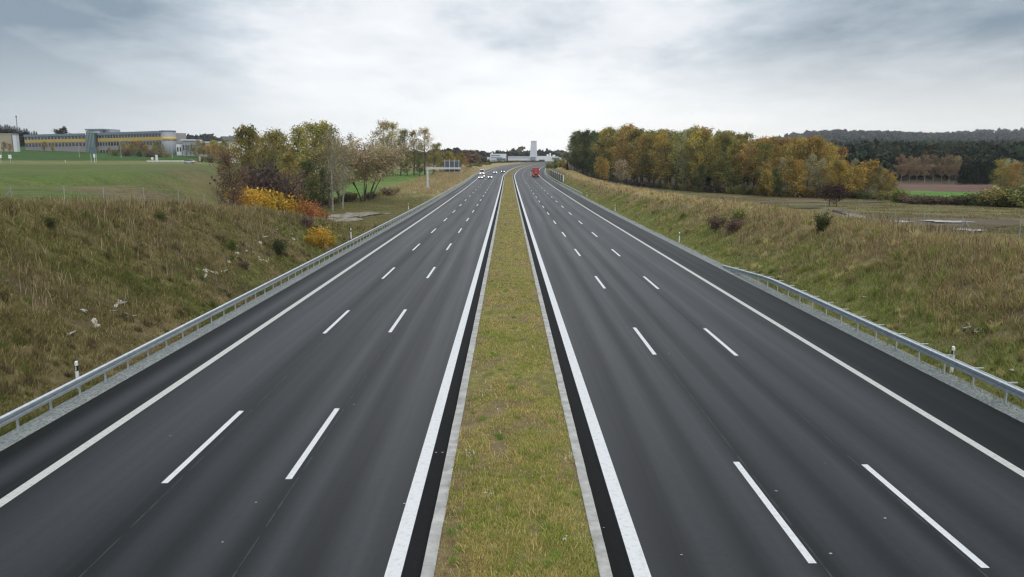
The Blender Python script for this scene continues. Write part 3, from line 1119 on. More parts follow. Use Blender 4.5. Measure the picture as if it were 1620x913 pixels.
# ------------------------------------------------------------------ guardrails
def wbeam(s_front, side, h0=.75, y_list=None, drop=None, depth=.08):
    """W-section beam facing the road; side = +1 when the road lies towards +s"""
    prof = [(0, .31), (depth, .28), (depth, .2), (.01, .175), (.01, .135), (depth, .11), (depth, .03), (0, 0)]
    m = MB()
    rings = []
    for y in y_list:
        dz = drop(y) if drop else 0
        b = float(rz(y)) + h0 - .31 - dz
        X = float(cx(y)) + s_front
        out = [(X + side * (p - depth), y, b + q) for p, q in prof]
        inn = [(X + side * (p - depth - .012), y, b + q) for p, q in reversed(prof)]
        rings.append(out + inn)
    if side > 0:
        rings = [list(reversed(r_)) for r_ in rings]
    m.loft(rings)
    return m


def guardrail(label, s, side, y0, y1, step, bracket_every=1, taper0=0., loc_post=.12, pipe=False):
    t = thing('guardrail', label, 'guardrail', (0, 0, 0))
    ys_ = list(np.arange(y0, min(y1, 110), 2.)) + list(np.arange(max(y0, 110), y1, 6.)) + [y1]
    drop = (lambda y: max(0., (y - (y1 - taper0)) / taper0) * .62) if taper0 else None
    wbeam(s, side, .75, ys_, drop).build('beam', M['steel'], t)
    if pipe:
        pm = MB()
        pts = [(float(cx(y)) + s - side * .42, y, float(rz(y)) + .62 - (drop(y) if drop else 0)) for y in ys_]
        for a, b in zip(pts[:-1], pts[1:]):
            pm.tube(a, b, .03, .03, 6, False)
        pm.build('rear_tube', M['steel_pale'], t, True)
    rest = MB()
    k = 0
    y = y0 + .6
    while y < y1 - 1:
        dz = drop(y) if drop else 0
        X = float(cx(y)) + s - side * (loc_post + .09)
        zb = Tz(X, y) - .3
        zt = float(rz(y)) + .68 - dz
        m = MB() if k < 92 else rest
        if zt > zb + .1:
            m.box((X, y, (zb + zt) / 2), (.05, .075, zt - zb))
        if k < 92:
            m.build('post', M['steel_pale'], t)
        if k % bracket_every == 0:
            mb_ = MB() if k < 92 else rest
            if pipe:
                mb_.box((X - side * .1, y, zt + .035), (.5, .07, .03))
            else:
                mb_.box((X + side * .05, y, zt - .09), (.16, .08, .1))
            if k < 92:
                mb_.build('spacer', M['steel_pale'], t)
        k += 1
        y += step
    if rest.v:
        tag(rest.build('far_posts', M['steel_pale'], t), kind='stuff')
    return t


guardrail('long galvanised steel guardrail along the left edge of the motorway', -14.88, 1, 14, 420, 1.8)
guardrail('galvanised guardrail on the near right verge with its end sunk into the ground', 16.82, -1, 12, 62, 1.95, 1, 11., pipe=True)
guardrail('far galvanised guardrail on the right verge below the barrier panels', 16.95, -1, 185, 520, 4.0)


# ------------------------------------------------------------------ marker posts
def marker(px, y, s, label, proto=[None]):
    X = float(cx(y)) + s
    loc = (X, y, Tz(X, y) - .02)
    if proto[0] is None:
        t = thing('marker_post', label, 'marker post', loc, 0, 'white roadside marker posts')
        prof = lambda z: [(-.06, -.03, z), (-.02, -.055, z), (.02, -.055, z), (.06, -.03, z), (.045, .05, z), (-.045, .05, z)]
        top = [(x * .9, y_ * .9, 1.05 + (.03 if y_ > 0 else 0)) for x, y_, _ in prof(0)]
        MB().loft([prof(-.2), prof(.72)]).build('post', M['white'], t)
        big = lambda z: [(x * 1.03, y_ * 1.03, z) for x, y_, _ in prof(z)]
        MB().loft([big(.72), big(.92)]).build('black_band', M['black'], t)
        MB().loft([prof(.92), top]).build('cap', M['white'], t)
        MB().box((0, -.062, .82), (.05, .012, .16)).build('reflector', M['reflector'], t)
        proto[0] = t
        return t
    return copy_thing(proto[0], loc, random.uniform(-.15, .15), label)


marker(125, 28.4, -15.8, 'black banded white marker post nearest the bridge behind the left guardrail')
marker(541, 83.0, -16.4, 'white marker post behind the left guardrail beside the yellow bush')
marker(643, 133.0, -16.6, 'white marker post behind the left guardrail past the gravel patch')
marker(1502, 30.2, 17.35, 'white marker post with black band behind the near right guardrail')
marker(1074, 80.5, 17.35, 'white marker post on the open right verge just past the guardrail end')
marker(973, 130.0, 17.4, 'second white marker post past the guardrail end on the right verge')
marker(929, 178.0, 17.5, 'farthest white marker post on the right verge before the far guardrail')

# ------------------------------------------------------------------ cantilever sign gantry, seen from behind
def gantry():
    Yg = 205.0
    b = at(677, 305, Yg)
    X0 = b[0]
    z0 = Tz(X0, Yg)
    t = thing('sign_gantry', 'pale cantilever gantry on the left verge carrying a dark sign seen from behind', 'sign gantry', (X0, Yg, z0))
    top = at(677, 266.5, Yg)[2] - z0
    arm = at(729, 266, Yg)[0] - X0
    MB().box((0, 0, .25), (1.1, 1.1, .6)).build('foot', M['kerb'], t, bevel=.04)
    MB().box((0, 0, top / 2 + .2), (.48, .48, top + .35)).build('pole', M['steel_pale'], t, bevel=.03)
    MB().box((arm / 2 - .1, 0, top), (arm + .2, .42, .5)).build('arm', M['steel_pale'], t, bevel=.03)
    x0, x1 = at(701.5, 260, Yg)[0] - X0, at(728, 260, Yg)[0] - X0
    za, zb = at(700, 271.5, Yg)[2] - z0, at(700, 254, Yg)[2] - z0
    MB().box(((x0 + x1) / 2, -.32 + .7, (za + zb) / 2), (x1 - x0, .06, zb - za)).build('sign_panel', M['sign_back'], t)
    for i in range(4):
        x = x0 + (x1 - x0) * (.08 + .84 * i / 3)
        MB().box((x, .29, (za + zb) / 2 + .1), (.13, .1, zb - za + .3)).build('upright', M['steel_pale'], t)
    MB().box(((x0 + x1) / 2, .33, zb - .12), (x1 - x0, .05, .1)).build('rail', M['steel_pale'], t)


gantry()


# ------------------------------------------------------------------ noise screen on the right
def screen():
    t = thing('barrier_panels', 'row of dark grey barrier panels between pale posts on the right verge', 'barrier', (0, 0, 0))
    y = 268.0
    k = 0
    while y < 372:
        a = (float(cx(y)) + 18.4, y, float(rz(y)))
        L = 13.0
        b = (float(cx(y + L)) + 18.4, y + L, float(rz(y + L)))
        MB().box((a[0], a[1], a[2] + 1.3), (.3, .3, 3.2)).build('post', M['bwhite'], t)
        m = MB()
        m.loft([[(a[0] - .06, a[1] + .3, a[2] - .3), (a[0] + .06, a[1] + .3, a[2] - .3), (a[0] + .06, a[1] + .3, a[2] + 2.6), (a[0] - .06, a[1] + .3, a[2] + 2.6)],
                [(b[0] - .06, b[1] - .3, b[2] - .3), (b[0] + .06, b[1] - .3, b[2] - .3), (b[0] + .06, b[1] - .3, b[2] + 2.6), (b[0] - .06, b[1] - .3, b[2] + 2.6)]])
        m.build('panel', M['sign_back'], t)
        y += L
        k += 1


screen()


# ------------------------------------------------------------------ wire fences
def fence(label, pts, h, brace=(), r_=.028, wires=4, mat='fence'):
    t = thing('wire_fence', label, 'fence', (0, 0, 0))
    P = [(x, y, Tz(x, y)) for x, y in pts]
    for i, p in enumerate(P):
        MB().tube((p[0], p[1], p[2] - .2), (p[0] + random.uniform(-.03, .03), p[1], p[2] + h), r_, r_, 8).build('post', M[mat], t)
        if i in brace:
            MB().tube((p[0] + .9 * brace[i], p[1] - .1, p[2] - .1), (p[0], p[1], p[2] + h * .85), r_, r_, 6).build('brace', M[mat], t)
    w = MB()
    for a, b in zip(P[:-1], P[1:]):
        for k in range(wires):
            z = h * (.12 + .83 * k / (wires - 1))
            w.tube((a[0], a[1], a[2] + z), (b[0], b[1], b[2] + z), .0025, .0025, 4, False)
    w.build('wire', M['fence'], t)


def fpts(lst):
    """posts along a line of pixels, at a distance each"""
    out = []
    for px, Y in lst:
        out.append((at(px, 300, Y)[0], Y))
    return out


fence('thin wire fence with a braced corner post along the top of the left bank', fpts([(-60, 41), (17, 43), (101, 47.5), (163, 52), (227, 57), (281, 62), (322, 67)]), 1.25, {1: -1})
fence('short wire fence on the knoll in front of the red brown tree', fpts([(360, 74), (371, 76), (380, 77), (387, 79), (396, 81)]), 1.1)
fence('short wire fence running along the foot of the orange bushes', fpts([(404, 80), (412, 81), (434, 84)]), 1.2)
rf = []
for px, py in [(1300, 347), (1352, 358), (1403, 368), (1415, 371), (1420, 371), (1460, 377), (1521, 391), (1581, 384), (1613, 405), (1660, 412)]:
    x, y, z = ground(px, py)
    rf.append((x, y))
rf = [(32.0, 86.0), (31.5, 76.0), (31.0, 65.5), (30.6, 57.5), (30.2, 48.5), (29.9, 43.0), (29.6, 37.5), (29.3, 31)]
rf = [(at(px, 370, Y)[0], Y) for px, Y in [(1303, 76), (1352, 69), (1414, 62.5), (1460, 57.5), (1521, 51), (1613, 44), (1700, 38)]]
fence('wire fence with thin posts and one brace along the top of the right bank', rf, 1.5, {4: 1.2})
fence('pair of short dark gate posts on the flat ground behind the right fence', [(at(1403, 365, 66)[0], 66.), (at(1420, 365, 65)[0], 65.)], 1.1, r_=.07, mat='wood')


# ------------------------------------------------------------------ vegetation
class Tree:
    def __init__(s, seed):
        s.r = random.Random(seed)
        s.n = np.random.default_rng(seed)
        s.segs = []
        s.tips = []

    def path(s, p, d, L, r0, r1, k, wob, up=0.):
        pts = [np.array(p, float)]
        d = np.array(d, float)
        d /= np.linalg.norm(d)
        for i in range(k):
            d = d + np.array([s.r.gauss(0, wob), s.r.gauss(0, wob), s.r.gauss(0, wob) + up])
            d /= np.linalg.norm(d)
            q = pts[-1] + d * L / k
            a = r0 + (r1 - r0) * i / k
            b = r0 + (r1 - r0) * (i + 1) / k
            s.segs.append((pts[-1], q, a, b))
            pts.append(q)
        return pts, d

    def wood(s, mat):
        m = MB()
        for p, q, a, b in s.segs:
            k = 7 if a > .08 else (4 if a > .025 else 3)
            m.tube(p, q, a, b, k, False)
        return m.mesh('trunk', mat, True)

    def leaves(s, n, size, pal, spread, flat=.0, mat='leaf', clump=.35):
        tips = np.array([t[0] for t in s.tips])
        base = np.array([pal[s.r.randrange(len(pal))] for _ in range(max(t[1] for t in s.tips) + 1)])
        gid = np.array([t[1] for t in s.tips])
        i = s.n.integers(0, len(tips), n)
        P = tips[i] + s.n.normal(0, spread, (n, 3))
        c = base[gid[i]] * (1 - clump) + np.array(pal)[s.n.integers(0, len(pal), n)] * clump
        c = c * (.65 + .7 * s.n.random((n, 1)))
        a = s.n.normal(0, 1, (n, 3))
        a[:, 2] *= (1 - flat)
        a /= np.linalg.norm(a, axis=1)[:, None]
        b = np.cross(a, s.n.normal(0, 1, (n, 3)))
        b /= np.linalg.norm(b, axis=1)[:, None]
        z = size * (.6 + .8 * s.n.random((n, 1)))
        V = np.stack([P - a * z, P + b * z * .6, P + a * z, P - b * z * .6], 1).reshape(-1, 3)
        F = np.arange(4 * n).reshape(-1, 4)
        return np_mesh('crown', V, F, M[mat], np.repeat(c, 4, 0))


def broadleaf(seed, h, cb, width, nl, size, pal, limbs=16, lean=0., bark='bark', stems=1, spread=.35, twiggy=1., upright=.6, rt=None):
    t = Tree(seed)
    gid = 0
    for sidx in range(stems):
        a0 = 2 * math.pi * sidx / max(stems, 1) + t.r.uniform(-.5, .5)
        off = (0, 0, 0) if stems == 1 else (.25 * math.cos(a0) * stems / 4, .25 * math.sin(a0) * stems / 4, 0)
        d0 = (t.r.uniform(-.05, .05) + lean, t.r.uniform(-.05, .05), 1) if stems == 1 else (.5 * math.cos(a0) * t.r.uniform(.3, 1.1), .5 * math.sin(a0) * t.r.uniform(.3, 1.1), 1)
        r0 = rt or h * .014 + .05
        r0 = r0 if stems == 1 else r0 * .6
        hh = h * (1 if stems == 1 else t.r.uniform(.75, 1))
        trunk, _ = t.path((off[0], off[1], -.3), d0, hh * .97, r0, .02, 9, .05)
        nl_ = max(4, limbs // stems)
        for i in range(nl_):
            f = cb + (1 - cb) * (i + t.r.random() * .8) / nl_
            f = min(f, .97)
            k = f * 9
            j = min(int(k), 8)
            p = trunk[j] * (1 - (k - j)) + trunk[j + 1] * (k - j)
            env = math.sin(math.pi * min(1, (.16 + .84 * (f - cb) / (1 - cb)) ** .8)) ** .65 + .12
            L = width * .5 * env * t.r.uniform(.7, 1.15)
            a = i * 2.4 + t.r.uniform(-.5, .5)
            el = upright * t.r.uniform(.5, 1.3) + .5 * max(0, f - .6)
            d = (math.cos(a), math.sin(a), el)
            r1 = max(.02, r0 * (1 - f) * .55)
            pts, dd = t.path(p, d, L, r1, .012, 4, .13, .05)
            gid += 1
            for w in range(6):
                q = pts[t.r.randint(1, 4)]
                d2 = dd + np.array([t.r.gauss(0, .7), t.r.gauss(0, .7), t.r.gauss(.15, .5)])
                ps, d3 = t.path(q, d2, L * t.r.uniform(.2, .42) * twiggy, .014, .007, 2, .2, .05)
                for e in ps[1:]:
                    t.tips.append((e, gid))
                for w2 in range(2):
                    d4 = d3 + np.array([t.r.gauss(0, .7), t.r.gauss(0, .7), t.r.gauss(.2, .5)])
                    pe, _ = t.path(ps[t.r.randint(1, 2)], d4, L * .2 * twiggy, .009, .005, 1, .2)
                    t.tips.append((pe[-1], gid))
        t.tips.append((trunk[-1], gid))
    return t.wood(M[bark]), t.leaves(nl, size, pal, spread)


def shrub(seed, h, width, nl, size, pal, stems=9, spread=.2, bark='bark'):
    t = Tree(seed)
    for i in range(stems):
        a = t.r.uniform(0, 6.28)
        e = t.r.uniform(.1, 1) * width / h * .5
        pts, d = t.path((t.r.uniform(-.15, .15) * width, t.r.uniform(-.15, .15) * width, -.1), (math.cos(a) * e, math.sin(a) * e, 1), h * t.r.uniform(.65, 1), .022, .008, 5, .12)
        for q in pts[1:]:
            t.tips.append((q, i))
            for w in range(3):
                ps, _ = t.path(q, (t.r.gauss(0, 1), t.r.gauss(0, 1), t.r.uniform(.1, 1.2)), width * .2 * t.r.uniform(.6, 1.2), .008, .004, 2, .2)
                t.tips.append((ps[-1], i))
                t.tips.append((ps[1], i))
    return t.wood(M[bark]), t.leaves(nl, size, pal, spread)


def conifer(seed, h, width, pal, rows=26, dens=26, bare=.12):
    t = Tree(seed)
    tr, _ = t.path((0, 0, -.3), (0, 0, 1), h, h * .012 + .04, .015, 6, .015)
    V, F, C = [], [], []
    n = 0
    for r_ in range(rows):
        f = bare + (1 - bare) * r_ / rows
        L = width * .5 * (1 - f) ** .8 + .15
        for k in range(dens):
            a = t.r.uniform(0, 6.28)
            l = L * t.r.uniform(.55, 1.1)
            z = f * h + t.r.uniform(-.3, .3) * h / rows
            w = l * .22 + .08
            ca, sa = math.cos(a), math.sin(a)
            dz = -l * t.r.uniform(.15, .5)
            tw = t.r.uniform(-.25, .25) * w
            c = np.array(pal[t.r.randrange(len(pal))]) * t.r.uniform(.6, 1.3)
            V += [(0, 0, z), (ca * l * .5 - sa * w, sa * l * .5 + ca * w, z + dz * .35 + tw), (ca * l, sa * l, z + dz), (ca * l * .5 + sa * w, sa * l * .5 - ca * w, z + dz * .35 - tw)]
            C += [c] * 4
            F.append((n, n + 1, n + 2, n + 3))
            n += 4
    return t.wood(M['bark']), np_mesh('crown', np.array(V), np.array(F), M['needle'], np.array(C))


OLIVE = [(.15, .13, .045), (.19, .15, .05), (.12, .115, .04), (.23, .165, .055)]
OCHRE = [(.26, .17, .05), (.3, .18, .045), (.2, .135, .045), (.17, .13, .05)]
RUST = [(.27, .13, .045), (.22, .11, .045), (.3, .16, .05), (.17, .1, .045)]
GREEN = [(.085, .105, .035), (.11, .125, .04), (.065, .085, .032), (.14, .13, .045)]
YELLOW = [(.42, .29, .05), (.36, .25, .055), (.28, .2, .05), (.22, .18, .05)]
PALE = [(.3, .22, .12), (.26, .18, .1), (.22, .17, .1), (.34, .24, .12)]
GREYB = [(.22, .185, .11), (.19, .165, .1), (.25, .2, .12), (.17, .15, .09)]
PURPLE = [(.13, .06, .055), (.1, .05, .05), (.16, .075, .06), (.09, .055, .045)]
BROWNRED = [(.28, .11, .05), (.22, .1, .055), (.33, .14, .05), (.17, .095, .06)]
ORANGE = [(.6, .3, .07), (.5, .24, .07), (.62, .37, .09), (.42, .22, .07)]
GOLD = [(.62, .4, .05), (.66, .46, .08), (.55, .31, .045), (.5, .36, .07)]
REDOR = [(.5, .22, .08), (.42, .19, .08), (.55, .29, .1), (.38, .17, .08)]
DARKGR = [(.02, .034, .018), (.027, .042, .022), (.016, .026, .016), (.035, .045, .022)]
LIME = [(.2, .23, .045), (.16, .2, .04), (.24, .25, .07)]

def lift(p, r=1.9, g=2.15, b=2.1):
    return [(min(.8, c[0] * r), min(.8, c[1] * g), min(.8, c[2] * b)) for c in p]


OLIVE, OCHRE, RUST, GREEN, PALE, GREYB = lift(OLIVE), lift(OCHRE), lift(RUST, 1.75, 2.2, 2.2), lift(GREEN, 1.75, 1.8, 2.), lift(PALE, 1.5, 1.7, 1.9), lift(GREYB)
YELLOW, PURPLE, BROWNRED = lift(YELLOW, 1.25, 1.4, 1.6), lift(PURPLE, 1.25, 1.75, 1.7), lift(BROWNRED, 1.2, 1.7, 2.2)
PROTO = {}
def proto(key, pair):
    PROTO[key] = pair


proto('olive', broadleaf(1, 14, .1, 7.0, 5600, .17, OLIVE, 22))
proto('olive_tall', broadleaf(2, 15, .14, 5.2, 4400, .17, OLIVE + GREEN[:1], 20))
proto('ochre', broadleaf(3, 14, .14, 7.0, 5600, .17, OCHRE, 22))
proto('ochre_tall', broadleaf(4, 15, .22, 5.4, 4400, .17, OCHRE + OLIVE[:2], 20))
proto('rust', broadleaf(5, 13.5, .18, 7.2, 5200, .17, RUST, 20))
proto('green', broadleaf(6, 15, .1, 6.2, 6200, .17, GREEN, 22))
proto('pale', broadleaf(7, 9, .2, 4.6, 2200, .16, PALE, 14))
proto('grey', broadleaf(8, 14, .15, 5.6, 3400, .13, GREYB, 24, twiggy=1.2))
proto('yellow', broadleaf(9, 8.5, .15, 5.0, 3600, .17, YELLOW))
proto('gold', broadleaf(10, 8, .2, 4.0, 2600, .17, OCHRE + [(.42, .24, .05)]))
proto('sparse', broadleaf(11, 14, .12, 6.5, 3200, .15, OLIVE + OCHRE[:2], 24, twiggy=1.2))
proto('birch', broadleaf(12, 15, .28, 7.5, 4600, .2, [(.34, .26, .16), (.4, .29, .17), (.29, .23, .15)], 16, bark='bark_pale'))
proto('multi', broadleaf(13, 11.5, .42, 11, 15000, .17, [(.42, .35, .2), (.36, .295, .175), (.3, .24, .15), (.46, .4, .23)], 72, stems=9, twiggy=1.1, upright=.7, spread=.35))
proto('thin', broadleaf(14, 15, .3, 4.2, 1300, .12, [(.24, .2, .12), (.2, .17, .1), (.26, .22, .1)], 20, bark='bark_pale', twiggy=1.3))
proto('bush_pine', shrub(36, 1.9, 1.3, 2200, .06, [(.11, .14, .045), (.14, .16, .055), (.09, .115, .04)], 16, .1))
proto('bush_olive', shrub(21, 2.4, 3.0, 1100, .13, OLIVE))
proto('bush_green', shrub(22, 2.2, 3.0, 1300, .13, GREEN))
proto('bush_gold', shrub(23, 2.2, 2.6, 2200, .085, GOLD, 12))
proto('bush_orange', shrub(24, 2.2, 2.4, 2200, .08, ORANGE, 12))
proto('bush_redor', shrub(25, 1.9, 2.3, 1200, .1, REDOR, 12))
proto('bush_purple', shrub(26, 4.2, 5.0, 3600, .13, PURPLE, 16, .3))
proto('bush_brown', shrub(27, 1.1, 1.9, 900, .07, [(.2, .14, .095), (.24, .17, .11), (.16, .115, .085)], 14, .12))
proto('bush_lime', shrub(28, 1.1, 1.6, 900, .07, LIME, 12, .12))
proto('bush_dark', shrub(29, 1.6, 2.0, 1300, .08, [(.07, .085, .03), (.09, .1, .035), (.055, .07, .03)], 12, .16))
proto('conifer', conifer(31, 14, 5.5, DARKGR))
proto('pine_young', conifer(32, 1.9, 1.1, [(.07, .1, .035), (.09, .12, .04), (.06, .08, .03)], 14, 12, .02))
proto('redtree', broadleaf(33, 6.2, .06, 2.7, 6500, .065, BROWNRED, 22))
proto('darktree', broadleaf(34, 3.4, .35, 4.6, 1500, .11, [(.06, .03, .03), (.08, .045, .04), (.05, .035, .03)], 12, upright=.25))
proto('roundtree', broadleaf(35, 9, .15, 8, 4200, .22, [(.07, .05, .035), (.09, .065, .04)], 16))

_first = {}


def plant(key, x, y, z, h0, h, label, name='tree', cat='tree', group=None, rot=None, wide=1.):
    """h0: the prototype's height, h: wanted"""
    k = h / h0
    if group and cat == 'tree':
        group = group
    rot = random.uniform(0, 6.28) if rot is None else rot
    t = thing(name, label, cat, (x, y, z), rot, group, (k * wide, k * wide, k))
    w, c = PROTO[key]
    stem = 'trunk' if cat == 'tree' else 'stems'
    crown = 'crown' if cat == 'tree' else 'foliage'
    link(stem, w, t)
    link(crown, c, t)
    return t


H0 = dict(olive=14, olive_tall=15, ochre=14, ochre_tall=15, rust=13.5, green=15, pale=9, grey=14, yellow=8.5, gold=8, sparse=14, birch=15, thin=15, bush_pine=1.9, multi=11.5,
          bush_olive=2.4, bush_green=2.2, bush_gold=2.2, bush_orange=2.2, bush_redor=1.9, bush_purple=4.2, bush_brown=1.1, bush_lime=1.1, bush_dark=1.6,
          conifer=14, pine_young=1.9, redtree=6.2, darktree=3.4, roundtree=9)


def put(key, px, Y, ytop, label, name='tree', cat='tree', group=None, wide=1., rot=None, h=None):
    """stands on the land on the line of sight through px at distance Y, its top at photo row ytop"""
    x = at(px, 300, Y)[0]
    z = Tz(x, Y)
    if h is None:
        h = at(px, ytop, Y)[2] - z
    return plant(key, x, Y, z - .05, H0[key], max(h, .4), label, name, cat, group, rot, wide)


# ---- the wood behind the right bank: front row one by one
front_px = [900, 940, 985, 1040, 1100, 1180, 1250, 1310]
front_Y = [345, 322, 275, 235, 210, 186, 172, 168]
top_px = [895, 915, 930, 960, 985, 1010, 1050, 1075, 1100, 1130, 1170, 1200, 1215, 1240, 1270, 1290, 1310]
top_y = [222, 208, 206, 205, 197, 203, 204, 203, 201, 207, 212, 221, 219, 220, 215, 217, 226]
kinds = ['green', 'green', 'green', 'green', 'ochre', 'ochre_tall', 'ochre', 'olive', 'ochre', 'olive_tall', 'grey', 'ochre', 'olive', 'grey', 'olive', 'ochre', 'ochre_tall', 'olive', 'olive_tall', 'olive', 'ochre_tall',
         'rust', 'rust', 'olive', 'rust', 'ochre', 'ochre', 'olive_tall', 'ochre', 'rust', 'ochre']
desc = dict(olive='broad olive tree', olive_tall='slim olive green tree', ochre='broad ochre tree', ochre_tall='slim ochre tree', rust='rusty orange tree', green='dark green leafy tree', grey='thin grey brown tree', birch='pale stemmed tree', sparse='half bare tree', yellow='yellow tree', gold='golden tree', pale='pale brown tree', conifer='dark conifer')
ORD = ['first', 'second', 'third', 'fourth', 'fifth', 'sixth', 'seventh', 'eighth', 'ninth', 'tenth', 'eleventh', 'twelfth', 'thirteenth', 'fourteenth', 'fifteenth', 'sixteenth']
cnt = {}
n = len(kinds)
for i, k in enumerate(kinds):
    px = 908 + (1312 - 908) * i / (n - 1) + random.uniform(-3, 3)
    Y = float(np.interp(px, front_px, front_Y)) + random.uniform(-3, 4)
    cnt[k] = cnt.get(k, 0) + 1
    put(k, px, Y, float(np.interp(px, top_px, top_y)) + random.uniform(-4, 9), f'{ORD[cnt[k] - 1]} {desc[k]} from the road along the front of the right wood', 'woodland_tree', 'tree', 'front trees of the right wood')
for row, dY in ((1, 11), (2, 23), (3, 36)):
    for i in range(24):
        k = ['ochre', 'olive', 'rust', 'olive_tall', 'grey', 'ochre_tall'][(i * 5 + row) % 6]
        if i < 4: k = 'green'
        px = 912 + (1322 - 912) * (i + .5 * (row % 2)) / 23.5
        Y = float(np.interp(px, front_px, front_Y)) + dY + random.uniform(-3, 3)
        put(k, px, Y, float(np.interp(px, top_px, top_y)) + random.uniform(-2, 12), f'{desc[k]} half hidden in the depth of the right wood', 'woodland_tree', 'tree', 'inner trees of the right wood: ' + desc[k])
put('conifer', 897, 330, 252, 'small dark conifer at the road end of the right wood', 'conifer', 'tree')
put('gold', 955, 262, 252, 'low golden tree before the dark green trees of the right wood', 'tree', 'tree', h=8.5)
put('pale', 984, 245, 252, 'small pink brown tree in front of the right wood', 'tree', 'tree')
put('green', 1105, 196, 262, 'low green tree under the tall front of the right wood', 'tree', 'tree', h=7)
put('conifer', 1120, 200, 262, 'dark young conifer in the shade of the right wood', 'conifer', 'tree', h=7.5)
# understory and lower trees at the right end
lowset = [('gold', 1215, 168, 268, 'low ochre tree by the dark trunks near the right end of the wood'), ('rust', 1222, 172, 250, 'orange topped tree of middle height near the right end of the wood'), ('gold', 1258, 160, 250, 'slender golden orange tree standing out near the right end of the wood'),
          ('green', 1230, 164, 265, 'small yellow green tree beside the slender golden tree'), ('grey', 1243, 168, 248, 'grey bare tree left of the slender golden tree'), ('grey', 1275, 162, 242, 'tall grey bare tree right of the slender golden tree'), ('grey', 1290, 160, 250, 'grey bare tree before the rusty crowns at the wood end'),
          ('sparse', 1302, 160, 262, 'half bare olive tree left of the bright yellow tree'), ('yellow', 1328, 156, 254, 'bright yellow tree near the right end of the wood'), ('yellow', 1350, 158, 263, 'smaller yellow green tree right of the bright yellow tree'), ('gold', 1366, 160, 254, 'upright golden tree beside the bright yellow trees'),
          ('grey', 1380, 163, 262, 'thin grey brown tree beyond the golden tree'), ('olive', 1392, 158, 262, 'olive brown tree second from the right end of the wood'), ('ochre', 1408, 156, 278, 'low ochre tree forming the right end of the wood'), ('rust', 1400, 166, 268, 'brown tree behind the right end of the wood'), ('sparse', 1318, 175, 248, 'half bare tall tree behind the bright yellow tree'),
          ('grey', 1340, 185, 250, 'grey crown showing above the yellow trees')]
for k, px, Y, yt, lab in lowset:
    put(k, px, Y, yt, lab, 'tree', 'tree')
for i, px in enumerate(np.linspace(1010, 1415, 40)):
    Y = float(np.interp(px, front_px + [1420], front_Y + [150])) - random.uniform(2, 6)
    k = random.choice(['bush_olive', 'bush_brown', 'bush_green', 'bush_brown', 'bush_gold' if 1180 < px < 1300 else 'bush_olive'])
    put(k, px, Y, 0, 'low brown and olive undergrowth bush along the foot of the right wood' if k != 'bush_gold' else 'low yellow undergrowth bush along the foot of the right wood', 'bush', 'bush', 'undergrowth bushes of the right wood' + (' in yellow' if k == 'bush_gold' else ''), h=random.uniform(1., 2.4))
put('darktree', 1313, 120, 0, 'low dark purple tree standing left of its twin on the flat ground', 'small_tree', 'tree', 'two low dark purple trees', h=3.0)
put('darktree', 1325, 119, 0, 'low dark purple tree standing right of its twin on the flat ground', 'small_tree', 'tree', 'two low dark purple trees', h=3.0)
# trees beyond the ploughed field
for i, px in enumerate([1424, 1437, 1449, 1462, 1475, 1488, 1500, 1510]):
    put('birch', px, 268 + 4 * (i % 3), 246 + 2 * (i % 3), f'{ORD[i]} pale stemmed brown tree from the left behind the ploughed field', 'birch', 'tree', 'pale stemmed trees behind the ploughed field')
for i in range(16):
    px = 1519 + 3.6 * i + random.uniform(-2, 2)
    put('conifer', px, 262 + 8 * (i % 3), 248 + random.uniform(-4, 7), 'dark spruce in the close block behind the ploughed field', 'spruce', 'tree', 'block of spruces behind the ploughed field')
for i, (k, px, yt, lab) in enumerate([('sparse', 1580, 252, 'half bare tree next to the block of dark spruces'), ('grey', 1590, 250, 'grey brown tree at the right edge behind the rusty tree'), ('rust', 1597, 258, 'rusty orange tree at the right edge of the field'), ('grey', 1612, 252, 'grey brown tree right of the rusty orange tree'), ('olive', 1628, 252, 'olive tree cut by the right edge of the view')]):
    put(k, px, 150 + 6 * (i % 2), yt, lab, 'tree', 'tree')
for i, (px, Y, h) in enumerate([(1425, 138, 1.7), (1437, 134, 1.5), (1448, 130, 1.4), (1460, 128, 1.6), (1472, 127, 1.4), (1485, 126, 1.5), (1497, 125, 1.4), (1510, 124, 1.6), (1522, 124, 1.4), (1535, 123, 1.8), (1548, 122, 2.0), (1560, 121, 2.2), (1573, 120, 2.4), (1586, 118, 2.6), (1600, 116, 2.8), (1614, 115, 3.), (1626, 113, 3.2)]):
    k = 'bush_brown' if i < 9 else ('bush_green' if i % 2 else 'bush_olive')
    put(k, px, Y, 0, 'low brown bush in the hedge line before the green field' if i < 9 else 'taller green bush in the hedge line towards the right edge', 'bush', 'bush', 'brown hedge bushes before the green field' if i < 9 else 'green hedge bushes at the right edge', h=h, wide=1.5)
put('bush_lime', 1420, 136, 0, 'round bright green bush at the left end of the hedge line', 'bush', 'bush', h=2.4)
# shrubs on the right bank
x, y, z = ground(1136, 362)
plant('bush_brown', x, y, z - .05, 1.1, 1.4, 'rounded purple brown bush on the slope of the right bank', 'bush', 'bush')
x, y, z = ground(1161, 367)
plant('bush_brown', x, y, z - .05, 1.1, 1.4, 'purple brown bush below the lime green bush on the right bank', 'bush', 'bush', wide=.8)
x, y, z = ground(1166, 352)
plant('bush_lime', x, y, z - .05, 1.1, 1.2, 'lime green bush near the crest of the right bank', 'bush', 'bush')
x, y, z = ground(1299, 368)
plant('bush_pine', x, y, z - .05, 1.9, 1.6, 'young green pine on the crest of the right bank', 'young_pine', 'tree')
x, y, z = ground(1080, 345)
plant('bush_lime', x, y, z - .05, 1.1, .7, 'tiny green bush on the long tan slope of the right bank', 'bush', 'bush')
